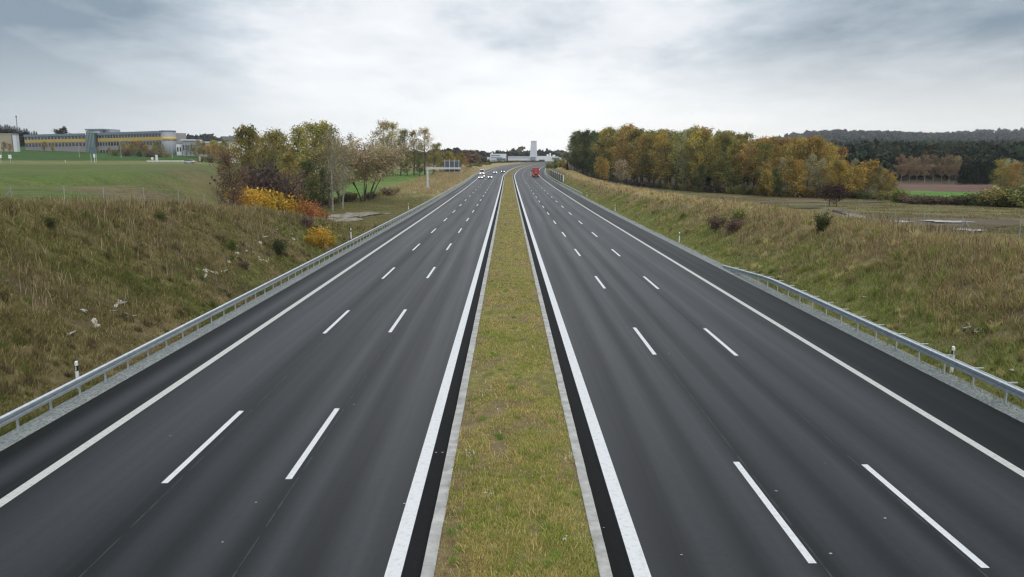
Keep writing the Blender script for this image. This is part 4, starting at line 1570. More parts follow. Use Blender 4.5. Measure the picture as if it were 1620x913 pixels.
# verge growth far right
for i, (px, Y, h, k) in enumerate([(872, 400, 3.2, 'bush_olive'), (879, 380, 3., 'bush_lime'), (886, 372, 3.4, 'bush_olive'), (893, 352, 3, 'bush_gold'), (880, 430, 3.5, 'bush_green'), (889, 410, 3.8, 'bush_olive'), (866, 455, 3.2, 'bush_lime')]):
    put(k, px, Y, 0, ['yellow olive bush above the barrier panels', 'bright green bush above the barrier panels', 'olive bush right of the barrier panels', 'yellowish bush beside the small dark conifer', 'dark green bush behind the barrier panels', 'large olive bush behind the barrier panels', 'bright green bush at the far bend of the road'][i], 'bush', 'bush', h=h)

# ---- left: the group of trees in the hollow
left_trees = [
    ('redtree', 366, 76, 238, 'small russet tree at the left end of the group beside the field'),
    ('bush_purple', 410, 88, 262, 'low purple leaved tree behind the orange bushes'), ('bush_purple', 430, 92, 266, 'second purple leaved tree right of the first behind the orange bushes'),
    ('olive', 402, 135, 199, 'tall olive tree at the left of the big group'), ('sparse', 385, 140, 214, 'half bare tree left of the tall olive tree'), ('grey', 418, 142, 210, 'grey brown tree just right of the tall olive tree'),
    ('sparse', 437, 138, 206, 'half bare olive tree in the dip of the big group'), ('olive_tall', 470, 140, 197, 'tall yellow olive tree at the centre of the big group'), ('olive', 487, 132, 192, 'tallest olive tree of the big group'),
    ('grey', 503, 136, 196, 'tall bare grey tree right of the tallest olive tree'), ('grey', 520, 130, 200, 'grey bare tree over the two thin trunks'), ('grey', 537, 140, 206, 'bare brown tree at the right shoulder of the big group'),
    ('green', 480, 122, 250, 'low spreading green tree in front of the big group'), ('green', 505, 124, 262, 'dense low green tree right of the spreading one'), ('olive', 455, 120, 240, 'olive tree of middle height behind the orange bushes'),
    ('thin', 525, 122, 212, 'thin pale trunked tree left of the bush shaped tree'), ('thin', 541, 128, 226, 'second thin pale trunked tree nearer the bush shaped tree'), ('thin', 553, 230, 208, 'bare tree far behind the bush shaped tree'),
    ('olive', 448, 150, 208, 'olive tree set back behind the purple leaved trees'), ('grey', 463, 152, 203, 'grey brown tree set back left of the tall yellow olive tree'), ('sparse', 496, 150, 194, 'airy brown olive tree filling the top of the big group'),
    ('olive_tall', 512, 148, 199, 'slim olive tree filling the right half of the big group'), ('grey', 525, 150, 207, 'grey brown tree standing behind the two thin pale trunks'), ('olive', 428, 152, 212, 'lower olive tree in the left half of the big group'),
    ('multi', 577, 150, 231, 'round topped many stemmed tree standing alone by the meadow'),
    ('sparse', 608, 290, 191, 'tall airy tree left of the meadow edge pair'), ('sparse', 622, 300, 193, 'tall airy tree with thin top behind the meadow'), ('olive_tall', 634, 296, 203, 'olive tree between the two tall airy trees'),
    ('sparse', 655, 300, 206, 'airy olive tree left of the green tree at the meadow end'), ('sparse', 673, 298, 202, 'airy tall tree at the right end of the meadow row'), ('green', 664, 285, 240, 'dense green tree under the airy trees of the meadow row'),
    ('olive', 685, 295, 226, 'round olive tree closing the meadow row'), ('olive', 645, 292, 232, 'lower olive tree in the middle of the meadow row'), ('green', 612, 285, 232, 'dark tree under the tall airy trees'),
]
for k, px, Y, yt, lab in left_trees:
    put(k, px, Y, yt, lab, 'tree', 'tree', wide=1.2 if k == 'multi' else .78 if k == 'bush_purple' else 1.)
# golden trees behind the gantry
for i, (px, Y, yt, k) in enumerate([(698, 330, 248, 'yellow'), (712, 340, 240, 'yellow'), (726, 350, 243, 'gold'), (738, 400, 247, 'rust')]):
    put(k, px, Y, yt, ['yellow olive tree left of the gantry sign', 'golden tree straight behind the gantry sign', 'golden orange tree right of the gantry sign', 'rusty tree beyond the gantry at the brown field'][i], 'tree', 'tree')
# the orange hedge down the end of the bank
hp = [(388, 309, 'bush_gold'), (397, 312, 'bush_gold'), (407, 313, 'bush_gold'), (416, 316, 'bush_gold'), (426, 318, 'bush_orange'), (436, 321, 'bush_gold'), (445, 323, 'bush_orange'), (454, 326, 'bush_orange'), (463, 330, 'bush_orange'), (472, 333, 'bush_redor'), (480, 336, 'bush_orange'), (488, 339, 'bush_redor'), (496, 342, 'bush_redor'), (504, 345, 'bush_redor'), (510, 348, 'bush_redor')]
for i, (px, py, k) in enumerate(hp):
    Y = 80 + i * 1.6
    nm = {'bush_gold': 'golden yellow', 'bush_orange': 'orange', 'bush_redor': 'red orange'}[k]
    cnt[k] = cnt.get(k, 0) + 1
    put(k, px, Y, py - 14 if i < 9 else py - 13, f'{ORD[cnt[k] - 1]} {nm} bush from the left in the autumn hedge behind the left bank', 'bush', 'bush', 'autumn hedge behind the left bank')
for px, py, h, lab in [(492, 388, 1.0, 'small golden bush left of the larger one behind the left guardrail'), (507, 391, 1.9, 'larger golden yellow bush behind the left guardrail'), (522, 387, 1.0, 'small golden bush by the marker post at the left guardrail')]:
    x, y, z = ground(px, py)
    plant('bush_gold', x, y, z - .05, 2.2, h, lab, 'bush', 'bush')
for px, py, h, k, lab in [(441, 405, 1.3, 'bush_dark', 'dark green rounded bush low on the left bank'), (365, 395, .8, 'bush_lime', 'yellow green bush among the pale rubble on the left bank'), (255, 350, .7, 'bush_lime', 'bright green patchy bush near the top of the left bank'),
                          (485, 358, 1.1, 'bush_brown', 'brown bush at the far end of the left bank'), (500, 372, .9, 'bush_dark', 'small dark bush left of the golden bush'), (80, 362, .6, 'bush_dark', 'dark green weedy bush high on the left bank'), (385, 425, .6, 'bush_brown', 'low brown bush beside the pale stones of the left bank')]:
    x, y, z = ground(px, py)
    plant(k, x, y, z - .05, H0[k], h, lab, 'bush', 'bush')
for i, (px, Y) in enumerate([(548, 150), (560, 155), (585, 158), (598, 163), (612, 170), (628, 182), (515, 140), (530, 143), (500, 136)]):
    k = 'bush_olive' if i % 2 else 'bush_brown'
    put(k, px, Y, 0, 'low olive bush along the meadow edge below the many stemmed tree' if i % 2 else 'low brown bush along the meadow edge below the many stemmed tree', 'bush', 'bush', 'meadow edge bushes, olive' if i % 2 else 'meadow edge bushes, brown', h=random.uniform(1.2, 2.0), wide=1.3)

# trees and bushes before the office buildings
ot = [('gold', 218, 392, 224), ('ochre', 226, 392, 222), ('yellow', 236, 390, 229), ('olive', 247, 391, 226), ('olive', 258, 390, 224), ('rust', 210, 388, 232), ('bush_brown', 240, 375, 236), ('bush_green', 225, 378, 237), ('gold', 178, 395, 233), ('bush_green', 186, 385, 237),
      ('rust', 75, 420, 224), ('gold', 90, 420, 229), ('rust', 12, 395, 224), ('rust', 22, 398, 227), ('pale', 318, 380, 221), ('ochre', 325, 378, 224), ('yellow', 342, 375, 222), ('rust', 332, 370, 230), ('ochre', 352, 370, 226), ('olive', 365, 365, 220), ('bush_brown', 335, 330, 246), ('bush_brown', 320, 330, 248), ('grey', 305, 385, 226), ('ochre', 312, 375, 232)]
ot += [('olive', 196, 390, 230), ('gold', 203, 391, 226), ('yellow', 214, 388, 228), ('rust', 231, 388, 226), ('olive', 252, 387, 229), ('grey', 262, 386, 228), ('bush_brown', 205, 380, 236), ('bush_brown', 255, 372, 238), ('bush_olive', 266, 372, 239), ('grey', 298, 380, 230), ('rust', 345, 366, 228), ('grey', 160, 395, 232)]
lab_o = ['golden tree before the right half of the yellow banded office', 'tall ochre tree before the middle of the right office wing', 'yellow tree before the right office wing', 'olive tree hiding the right office wing', 'dark olive tree near the round office end', 'rusty tree low before the right office wing', 'brown bush at the foot of the right office wing', 'green bush at the foot of the right office wing', 'small golden tree right of the glass stair tower', 'small green bush right of the glass stair tower',
         'rusty tree at the left end of the left office wing', 'small golden tree before the left office wing', 'rusty tree before the beige building', 'reddish tree at the corner of the beige building', 'pale brown tree right of the low grey building', 'ochre tree behind the parked silver car', 'yellow tree between the low buildings', 'rusty tree on the rise right of the silver car', 'ochre tree before the white wall', 'olive tree before the dark roofed house', 'brown bush on the rise right of the silver car', 'brown bush nearest the silver car', 'grey tree beside the low grey building', 'low ochre tree before the low buildings', 'leftmost olive tree of the clump before the right office wing', 'small golden tree near the left of the clump before the right office wing', 'low yellow tree in the middle of the clump before the right office wing', 'low rusty tree in the middle of the clump before the right office wing', 'low olive tree at the right of the clump before the office', 'grey brown tree in front of the round office end', 'brown bush under the left of the clump before the office', 'brown bush under the right of the clump before the office', 'olive bush in front of the round office end', 'grey brown tree before the low grey building', 'low rusty tree before the long low beige building', 'thin grey brown tree just right of the glass stair tower']
for (k, px, Y, yt), lab in zip(ot, lab_o):
    b = k.startswith('bush')
    put(k, px, Y, yt, lab, 'bush' if b else 'tree', 'bush' if b else 'tree')
put('roundtree', 106, 520, 205, 'round dark tree rising behind the left office wing', 'tree', 'tree')
for i in range(22):
    px = 3 + i * 3.7
    put('conifer', px, 560 + 9 * (i % 4), 197 + max(0, px - 30) * .33 + random.uniform(-2, 3), 'dark conifer in the grove behind the left buildings', 'conifer', 'tree', 'conifer grove behind the left buildings', h=None, wide=1.7)


# ---- woods that read as one mass
def mass(name, pts, label, pal, kind='round', mat='needle', cat='wood'):
    """pts: (x, y, height, width); each tree a lumpy cone or dome of many small faces"""
    V, F, C = [], [], []
    n = 0
    for x, y, h, w in pts:
        z0 = Tz(x, y) - .5
        c0 = np.array(pal[rng.integers(len(pal))]) * rng.uniform(.8, 1.2)
        k = 34
        u = rng.random((k, 3))
        t = u[:, 0] ** .8
        if kind == 'cone':
            rad = w * .5 * (1 - t) ** .75 + .15
            z = z0 + h * (.12 + .88 * t)
        else:
            rad = w * .5 * np.sqrt(np.clip(1 - (2 * t - 1.0) ** 2, .02, 1)) * (.75 + .35 * u[:, 2])
            z = z0 + h * (.2 + .8 * t)
        a = u[:, 1] * 6.283
        P = np.stack([x + rad * np.cos(a) * .8, y + rad * np.sin(a) * .8, z], -1)
        s = (w * .26) * (.6 + .8 * rng.random(k))
        if kind == 'cone':
            s = s * (1.15 - t)
            d1 = np.stack([np.cos(a), np.sin(a), -.5 + 0 * a], -1)
        else:
            d1 = rng.normal(0, 1, (k, 3))
            d1 /= np.linalg.norm(d1, axis=1)[:, None]
        d2 = np.stack([-np.sin(a), np.cos(a), .25 * rng.normal(0, 1, k)], -1)
        V.append(np.stack([P - d1 * s[:, None], P + d2 * s[:, None] * .7, P + d1 * s[:, None], P - d2 * s[:, None] * .7], 1).reshape(-1, 3))
        V.append(np.array([[x, y, z0 + h * 1.0], [x - w * .1, y, z0 + h * .8], [x, y, z0 + h * .7], [x + w * .1, y, z0 + h * .8]]))
        c = c0[None] * (.65 + .7 * rng.random((k + 1, 1)))
        C.append(np.repeat(c, 4, 0))
        n += k + 1
    V = np.concatenate(V)
    C = np.concatenate(C)
    F = np.arange(len(V)).reshape(-1, 4)
    tag(link(name, np_mesh(name, V, F, M[mat], C)), label, cat, kind='stuff')


pts = []
for i in range(2600):
    px = rng.uniform(1285, 1760)
    Y = 300 * (950 / 300) ** rng.random() ** .8
    if px < 1330 and Y < 380: continue
    if px > 1412 and Y < 300: continue
    X = (px - 804) * Y / 1260
    k = float(fbm(X * .012, Y * .012, 171, 3))
    pts.append((X, Y, rng.uniform(7, 15) * (.7 + .6 * k), rng.uniform(4, 8)))
CG = [(.024, .04, .024), (.032, .05, .028), (.02, .034, .022), (.045, .055, .026), (.038, .06, .03)]
mass('conifer_wood', [p for i, p in enumerate(pts) if i % 5 < 3], 'dark green conifer wood covering the slope beyond the right fields', CG, 'cone')
mass('mixed_wood', [p for i, p in enumerate(pts) if i % 5 > 2], 'rounded dark green crowns mixed into the conifer slope on the right', CG + [(.06, .06, .03), (.075, .065, .035)], 'round')
pts = [((px - 804) * Y / 1260, Y, rng.uniform(9, 13), rng.uniform(6, 9)) for px, Y in zip(rng.uniform(1320, 1650, 60), rng.uniform(330, 800, 60))]
mass('mixed_wood', pts, 'brownish broadleaf trees scattered through the dark conifer slope', [(.1, .08, .04), (.13, .09, .04), (.08, .07, .04)], 'round', 'leaf')
pts = []
for i in range(6500):
    q = rng.uniform(-.7, .75)
    Y = rng.uniform(1000, 2700)
    pts.append((q * Y, Y, rng.uniform(9, 14) + (6 if rng.random() < .015 else 0), rng.uniform(11, 18)))
mass('hill_wood', pts, 'far wooded ridge fading blue along the whole horizon', [(.035, .045, .03), (.045, .05, .03), (.03, .038, .028), (.06, .055, .035)], 'round')
pts = []
for px, Y, h in [(735, 560, 8), (742, 600, 9), (748, 560, 7), (755, 640, 8), (760, 600, 6), (766, 620, 5), (728, 560, 9), (720, 600, 12), (712, 640, 13), (704, 600, 12), (750, 680, 11), (738, 660, 12)]:
    for k in range(3):
        p = px + rng.uniform(-4, 4)
        pts.append(((p - 804) * Y / 1260, Y + rng.uniform(-10, 10), h * rng.uniform(.7, 1), rng.uniform(6, 9)))
mass('far_wood', pts, 'brown and rusty wood left of the distant white buildings', [(.24, .16, .1), (.2, .15, .085), (.28, .19, .1), (.15, .13, .08)], 'round', 'leaf')
pts = []
for px in np.linspace(800, 895, 40):
    Y = rng.uniform(1050, 1250)
    pts.append(((px - 804) * Y / 1260, Y, rng.uniform(8, 13) + (8 if 810 < px < 828 else 0), rng.uniform(8, 12)))
mass('far_wood', pts, 'rusty autumn wood directly behind the distant white tower', [(.24, .16, .09), (.15, .12, .07), (.28, .17, .075)], 'round', 'leaf')
pts = []
for px in np.linspace(768, 860, 60):
    Y = rng.uniform(640, 800)
    X = (px - 804) * Y / 1260
    if abs(X - float(cx(Y))) < 19: continue
    pts.append((X, Y, rng.uniform(.9, 1.7), rng.uniform(3, 5)))
mass('far_bushes', pts, 'low green bushes below the distant white buildings', [(.11, .13, .045), (.14, .15, .05), (.09, .1, .04)], 'round', 'leaf', 'bushes')
pts = []
for px in np.linspace(742, 775, 34):
    Y = rng.uniform(420, 560)
    X = (px - 804) * Y / 1260
    if X - float(cx(Y)) > -18.5: continue
    pts.append((X, Y, rng.uniform(.8, 1.8), rng.uniform(2, 4)))
mass('far_bushes', pts, 'low yellow green bushes along the far left verge before the bend', [(.2, .2, .06), (.16, .17, .05), (.24, .2, .08)], 'round', 'leaf', 'bushes')

# ------------------------------------------------------------------ buildings
def wing(root, A, B, z0, z1, depth, mat, name='wall'):
    """box whose front runs from A to B in plan"""
    A, B = np.array(A, float), np.array(B, float)
    d = (B - A) / np.linalg.norm(B - A)
    nrm = np.array([d[1], -d[0]])
    if nrm[1] > 0: nrm = -nrm
    c = (A + B) / 2 - nrm * depth / 2
    MB().box((c[0], c[1], (z0 + z1) / 2), (np.linalg.norm(B - A), depth, z1 - z0), math.atan2(d[1], d[0])).build(name, mat, root)
    return A, B, d, nrm


def on_wall(root, W, u0, u1, z0, z1, mat, name, proud=.08):
    A, B, d, nrm = W
    L = np.linalg.norm(B - A)
    c = A + d * L * (u0 + u1) / 2 + nrm * (proud / 2 - .02)
    return MB().box((c[0], c[1], (z0 + z1) / 2), (L * (u1 - u0), proud + .04, z1 - z0), math.atan2(d[1], d[0])).build(name, mat, root)


def office():
    P = lambda px, Y: (at(px, 240, Y)[0], Y)
    t = thing('office_building', 'long grey office building with a yellow band and a glass stair tower', 'building', (0, 0, 0))
    A, B, C, D, E = P(41, 460), P(137, 435), P(154, 430), P(257, 400), P(279, 401)
    W1 = wing(t, A, B, 9, 22.0, 14, M['wall_pink'])
    W2 = wing(t, C, D, 7, 22.0, 14, M['wall_pink'])
    for W, nw in ((W1, 18), (W2, 22)):
        on_wall(t, W, 0, 1, 21.55, 22.75, M['roof_grey'], 'eaves', .5)
        on_wall(t, W, 0.0, 1, 18.2, 19.9, M['yellow'], 'yellow_band', .2)
        on_wall(t, W, 0., 1, 19.95, 21.5, M['wall_grey'], 'upper_panel', .1)
        for i in range(nw):
            u = (i + .5) / nw
            for (za, zb) in ((20.0, 21.3), (16.1, 17.7)) + (((12.3, 13.8),) if (W is W2 and i < 12) else ()):
                on_wall(t, W, u - .27 / nw, u + .27 / nw, za, zb, M['glass'], 'window', .18)
    # the curved end of the right wing
    m, mb_, mr_ = MB(), MB(), MB()
    c = np.array(P(267.5, 404)) + np.array([0, 0.])
    for mm, r_, za, zb in ((m, 3.7, 7, 22.7), (mb_, 3.85, 18.2, 19.9), (mr_, 3.95, 22.7, 23.0)):
        mm.tube((c[0], c[1], za), (c[0], c[1], zb), r_, r_, 28)
    m.build('round_end', M['wall_grey'], t, True)
    mb_.build('yellow_band', M['yellow'], t, True)
    mr_.build('roof', M['roof_grey'], t)
    # stair tower
    Wt = wing(t, P(138.5, 428), P(150, 427), 6, 22.8, 7, M['teal'], 'stair_tower')
    wing(t, P(150, 428.5), P(155, 428.5), 6, 22.6, 7, M['dark'], 'tower_side')
    for i in range(6):
        on_wall(t, Wt, i / 5 - .012, i / 5 + .012, 8, 22.7, M['steel_pale'], 'mullion', .16)
    wing(t, P(138, 433), P(160, 430), 22.3, 24.2, 9, M['bgrey'], 'penthouse')
    wing(t, P(137, 431), P(166, 429), 24.3, 24.9, 12, M['roof_grey'], 'roof')
    wing(t, P(160, 434), P(177, 430), 22.3, 24.6, 6, M['wall_grey'], 'plant_room')


office()


def simple_building(name, label, px0, px1, Y, ytop, depth, wall, roof, wins=0, over=.3, zbase=-1.5, Y1=None, roof_t=.6):
    a, b = at(px0, 240, Y), at(px1, 240, Y1 or Y)
    z1 = at(px0, ytop, Y)[2]
    zb = min(Tz(a[0], Y), Tz(b[0], Y1 or Y)) + zbase
    t = thing(name, label, 'building', (0, 0, 0))
    W = wing(t, a[:2], b[:2], zb, z1 - roof_t, depth, wall)
    A, B, d, nrm = W
    wing(t, A - d * over + nrm * over, B + d * over + nrm * over, z1 - roof_t, z1, depth + 2 * over, roof, 'roof')
    for i in range(wins):
        u = (i + .5) / wins
        on_wall(t, W, u - .25 / wins, u + .25 / wins, zb + (z1 - zb) * .45, zb + (z1 - zb) * .72, M['glass'], 'window', .1)
    return t, W, zb, z1


simple_building('warehouse', 'beige flat roofed building at the left edge of the view', -40, 20, 420, 211, 5, M['beige'], M['beige'], 0, .2)
t_, W_, zb_, z_ = simple_building('warehouse', 'narrow pale grey block beside the beige building', 22, 27.5, 418, 212, 2.5, M['bgrey'], M['roof_grey'], 0, .1)
simple_building('low_building', 'low grey building with a white roof edge right of the office', 289, 309, 392, 220.5, 8, M['wall_grey'], M['bgrey'], 5, .5)
simple_building('low_building', 'long low white walled building behind the yellow trees', 312, 356, 395, 224, 6, M['beige'], M['bgrey'], 6, .2)
simple_building('link_building', 'small white link block at the round office end', 279.5, 288, 396, 226, 6, M['bwhite'], M['roof_grey'], 2, .1)


def house():
    a, b = at(356, 222, 400), at(386, 222, 405)
    t = thing('house', 'house with a wide dark roof showing above the left trees', 'house', (0, 0, 0))
    z0, z1, z2 = Tz(a[0], 400) - 1, at(356, 222, 400)[2], at(370, 215.5, 402)[2]
    W = wing(t, a[:2], b[:2], z0, z1, 9, M['bwhite'])
    m = MB()
    c = (W[0] + W[1]) / 2 - W[3] * 4.5
    L = np.linalg.norm(W[1] - W[0]) / 2
    rg = lambda x, w, z: [tuple(c + W[2] * x + W[3] * w) + (z,), tuple(c + W[2] * x) + (z2,), tuple(c + W[2] * x - W[3] * w) + (z,)]
    m.loft([rg(-L - .8, 5.6, z1 - .3), rg(L + .8, 5.6, z1 - .3)])
    m.build('roof', M['dark'], t)
    for u in (.2, .5, .8):
        on_wall(t, W, u - .06, u + .06, z0 + 2.2, z0 + 3.6, M['glass'], 'window', .1)


house()


def far_complex():
    Y = 950
    t = thing('office_block', 'distant white office block with blue window bands left of the tower', 'building', (0, 0, 0))
    P = lambda px, Y_: at(px, 250, Y_)[:2]
    zy = lambda py: at(800, py, Y)[2]
    W = wing(t, P(775.5, Y), P(801, Y), 0, zy(243.4), 24, M['bwhite'])
    on_wall(t, W, .05, .62, zy(246.6), zy(245.2), M['roof_grey'], 'window', .4)
    on_wall(t, W, .05, .75, zy(250), zy(248.8), M['roof_grey'], 'window', .4)
    on_wall(t, W, .4, .97, zy(254), zy(250.6), M['teal'], 'glass_front', .4)
    on_wall(t, W, .05, .38, zy(254), zy(252.6), M['roof_grey'], 'window', .4)
    W = wing(t, P(770, Y + 2), P(775.3, Y + 2), 0, zy(248.5), 20, M['bwhite'], 'side_wing')
    on_wall(t, W, .1, .9, zy(253.5), zy(252), M['roof_grey'], 'window', .4)
    MB().tube((P(778.5, Y + 8)[0], Y + 8, zy(243.6)), (P(778.5, Y + 8)[0], Y + 8, zy(240.5)), .9, .6, 10).build('roof_vent', M['bwhite'], t)
    t = thing('factory_hall', 'long low pale hall between the white office block and the tower', 'building', (0, 0, 0))
    W = wing(t, P(803.5, Y), P(838, Y), 0, zy(247.8), 30, M['bgrey'])
    on_wall(t, W, 0, 1, zy(256), zy(254), M['dark'], 'plinth', .3)
    for u in (.22, .45, .5):
        on_wall(t, W, u - .03, u + .03, zy(256.6), zy(255.), M['bwhite'], 'gate', .5)
    on_wall(t, W, 0, 1, zy(249), zy(247.6), M['bwhite'], 'roof_edge', .5)
    t = thing('tower', 'tall tapered pale grey tower above the distant white halls', 'tower', (0, 0, 0))
    m = MB()
    rows = [(258, 837.2, 850.5), (248, 838.2, 850), (235, 839.4, 849), (223.5, 840.3, 848.8)]
    m.loft([[(P(a, Y)[0], Y - .5, zy(py)), (P(b, Y)[0], Y - .5, zy(py)), (P(b, Y)[0], Y + 8, zy(py)), (P(a, Y)[0], Y + 8, zy(py))] for py, a, b in rows])
    m.build('shaft', M['bgrey'], t)
    MB().box((P(844.5, Y)[0], Y + 3.7, zy(223.2)), (6.7, 8.9, .7)).build('cap', M['bwhite'], t)
    MB().box((P(843.2, Y)[0], Y - 1.2, zy(251.8)), (6., 1.6, 5.2)).build('entrance', M['roof_grey'], t)
    t = thing('factory_hall', 'white hall with a curved end right of the distant tower', 'building', (0, 0, 0))
    m = MB()
    rr = []
    for px, py in [(849, 247), (858, 246.8), (868, 247), (876, 247.3), (882, 247.8), (886.5, 249.2), (888.5, 251.5)]:
        x = P(px, Y)[0]
        rr.append([(x, Y, 0), (x, Y, zy(py)), (x, Y + 26, zy(py)), (x, Y + 26, 0)])
    m.loft(rr)
    m.build('wall', M['bwhite'], t)
    for px, py, w, h in [(871, 244.8, 1.6, 4.), (867, 245.6, 2.4, 2.2), (877, 246, 3, 1.4)]:
        MB().box((P(px, Y)[0], Y + 9, zy(py)), (w, 2, h)).build('chimney', M['bwhite'], t)
    MB().box((P(879, Y)[0], Y - .2, zy(250.8)), (9, .6, 2.2)).build('window', M['roof_grey'], t)
    MB().box((P(857, Y)[0], Y - .2, zy(254.3)), (7, .6, 2.4)).build('gate', M['dark'], t)


far_complex()


# ------------------------------------------------------------------ roadside bits by the left road
def sign(name, label, px, py0, py1, Y, pw, ph, mat, dz=0):
    x = at(px, 250, Y)[0]
    z0 = Tz(x, Y)
    top = max(at(px, py1, Y)[2] - z0, 1.2)
    t = thing(name, label, 'sign', (x, Y, z0))
    MB().tube((0, 0, -.3), (0, 0, top), .07, .07, 8).build('post', M['steel_pale'], t)
    MB().box((0, -.1, top - ph / 2), (pw, .06, ph)).build('panel', mat, t, bevel=.02)


sign('road_sign', 'white sign on a post at the far left roadside', 16, 262, 245, 310, 1.2, 1.4, M['bwhite'])
sign('road_sign', 'small white sign nearest the left edge of the view', 1, 262, 245, 312, 1., 1.2, M['bwhite'])
sign('road_sign', 'pale grey sign on a post left of the silver car', 248, 258, 245, 316, 1., 2.4, M['bgrey'])
sign('road_sign', 'small pale sign beside the grey post', 241, 256, 249, 318, .9, .9, M['bwhite'])
sign('road_sign', 'pink beige sign post right of the silver car', 316, 256, 247, 312, .8, 1.9, M['beige'])
sign('delineator', 'tiny white post in the strip before the office', 103, 258, 254, 300, .25, .4, M['bwhite'])


def pylon():
    Y = 318
    x = at(148, 250, Y)[0]
    z0 = Tz(x, Y)
    t = thing('sign_board', 'teal grey board on two posts with a white plate before the glass tower', 'sign', (x, Y, z0))
    top = at(148, 232.5, Y)[2] - z0
    MB().box((0, 0, top - 1.3), (2.3, .15, 2.6)).build('board', M['teal'], t)
    for s_ in (-1.05, 1.05):
        MB().box((s_, .12, top / 2 - .2), (.14, .14, top + .2)).build('post', M['steel_pale'], t)
    MB().box((.4, -.14, top - 3.4), (.75, .1, 1.4)).build('white_plate', M['bwhite'], t)
    MB().box((.4, -.06, (top - 4) / 2), (.16, .12, top - 4)).build('plate_post', M['bwhite'], t)


pylon()


def mast():
    x = at(27, 200, 500)[0]
    z0 = Tz(x, 500)
    t = thing('mast', 'thin dark mast rising above the conifers at the far left', 'mast', (x, 500, z0))
    top = at(27, 183, 500)[2] - z0
    MB().tube((0, 0, -.5), (0, 0, top), .3, .14, 10).build('pole', M['dark'], t)
    MB().box((0, 0, top - .6), (.5, .5, 1.1)).build('aerial', M['dark'], t)


mast()


def lamp(px, Y, ytop, label):
    x = at(px, 240, Y)[0]
    z0 = Tz(x, Y)
    t = thing('lamp_post', label, 'lamp post', (x, Y, z0), 0, 'lamp posts before the office')
    top = at(px, ytop, Y)[2] - z0
    MB().tube((0, 0, -.3), (0, 0, top), .09, .06, 8).build('pole', M['steel_pale'], t)
    MB().box((.45, 0, top + .03), (1.0, .22, .12)).build('lamp_head', M['steel_pale'], t)


for px, Y, yt, lb in [(1.5, 360, 226, 'lamp post at the left edge before the beige building'), (125, 365, 232, 'lamp post left of the glass stair tower'), (191, 362, 222, 'lamp post before the right office wing'), (272, 362, 222, 'lamp post before the round office end')]:
    lamp(px, Y, yt, lb)


def field_rail():
    a, b = at(232, 255, 322), at(291, 255, 322)
    t = thing('roadside_rail', 'low pale roadside rail left of the silver car', 'guardrail', (0, 0, 0))
    za, zb = Tz(a[0], 322), Tz(b[0], 322)
    m = MB()
    m.loft([[(a[0], 322, za + .45), (a[0], 322.06, za + .45), (a[0], 322.06, za + .8), (a[0], 322, za + .8)], [(b[0], 322, zb + .45), (b[0], 322.06, zb + .45), (b[0], 322.06, zb + .8), (b[0], 322, zb + .8)]])
    m.build('beam', M['bwhite'], t)
    for i in range(9):
        u = (i + .5) / 9
        MB().box((a[0] + (b[0] - a[0]) * u, 322.12, za + (zb - za) * u + .3), (.1, .1, .9)).build('post', M['steel_pale'], t)


field_rail()


def dirt_bank():
    pass


# ------------------------------------------------------------------ vehicles (front towards +y of their own axes)
def wheel(t, x, y, r_=.33, w=.22):
    o = MB().tube((x - w / 2, y, r_), (x + w / 2, y, r_), r_, r_, 18).build('wheel', M['tyre'], t)
    s = 1 if x > 0 else -1
    MB().tube((x + s * (w / 2 - .01), y, r_), (x + s * (w / 2 + .015), y, r_), r_ * .62, r_ * .55, 14).build('rim', M['rim'], o)


def car(label, loc, rot, paint, lights=True):
    t = thing('car', label, 'car', loc, rot)
    sec = [(-2.1, .74, .42, .86), (-1.95, .84, .3, .96), (-1.2, .88, .24, .98), (0, .89, .22, .96), (1.0, .88, .22, .93), (1.7, .86, .25, .82), (2.05, .78, .3, .7), (2.18, .62, .4, .6)]
    rings = [[(-w, y, zb + .08), (-w * .96, y, (zb + zt) / 2 + .08), (-w * .86, y, zt), (w * .86, y, zt), (w * .96, y, (zb + zt) / 2 + .08), (w, y, zb + .08), (w * .8, y, zb), (-w * .8, y, zb)] for y, w, zb, zt in sec]
    MB().loft(rings).build('body', paint, t, True, bevel=.03)
    g = [(-1.9, .74, .95, .97), (-1.35, .74, .95, 1.36), (-.4, .74, .95, 1.44), (.35, .74, .94, 1.4), (1.15, .76, .92, .95)]
    MB().loft([[(-w, y, zb), (-w * .82, y, zt), (w * .82, y, zt), (w, y, zb)] for y, w, zb, zt in g]).build('window', M['glass'], t)
    rf_ = [(-1.42, .61, 1.365), (-.4, .62, 1.46), (.4, .61, 1.41)]
    MB().loft([[(-w, y, z - .03), (-w, y, z + .02), (w, y, z + .02), (w, y, z - .03)] for y, w, z in rf_]).build('roof', paint, t)
    for x in (-.78, .78):
        for y in (-1.3, 1.35):
            wheel(t, x, y)
        MB().box((x * .8, 2.08, .6), (.34, .18, .14)).build('headlight', M['headlight'] if lights else M['reflector'], t, bevel=.02)
        MB().box((x * .86, -2.05, .74), (.24, .14, .18)).build('tail_light', M['taillight'], t, bevel=.02)
    MB().box((0, 2.17, .42), (1.0, .06, .16)).build('grille', M['black'], t)
    return t


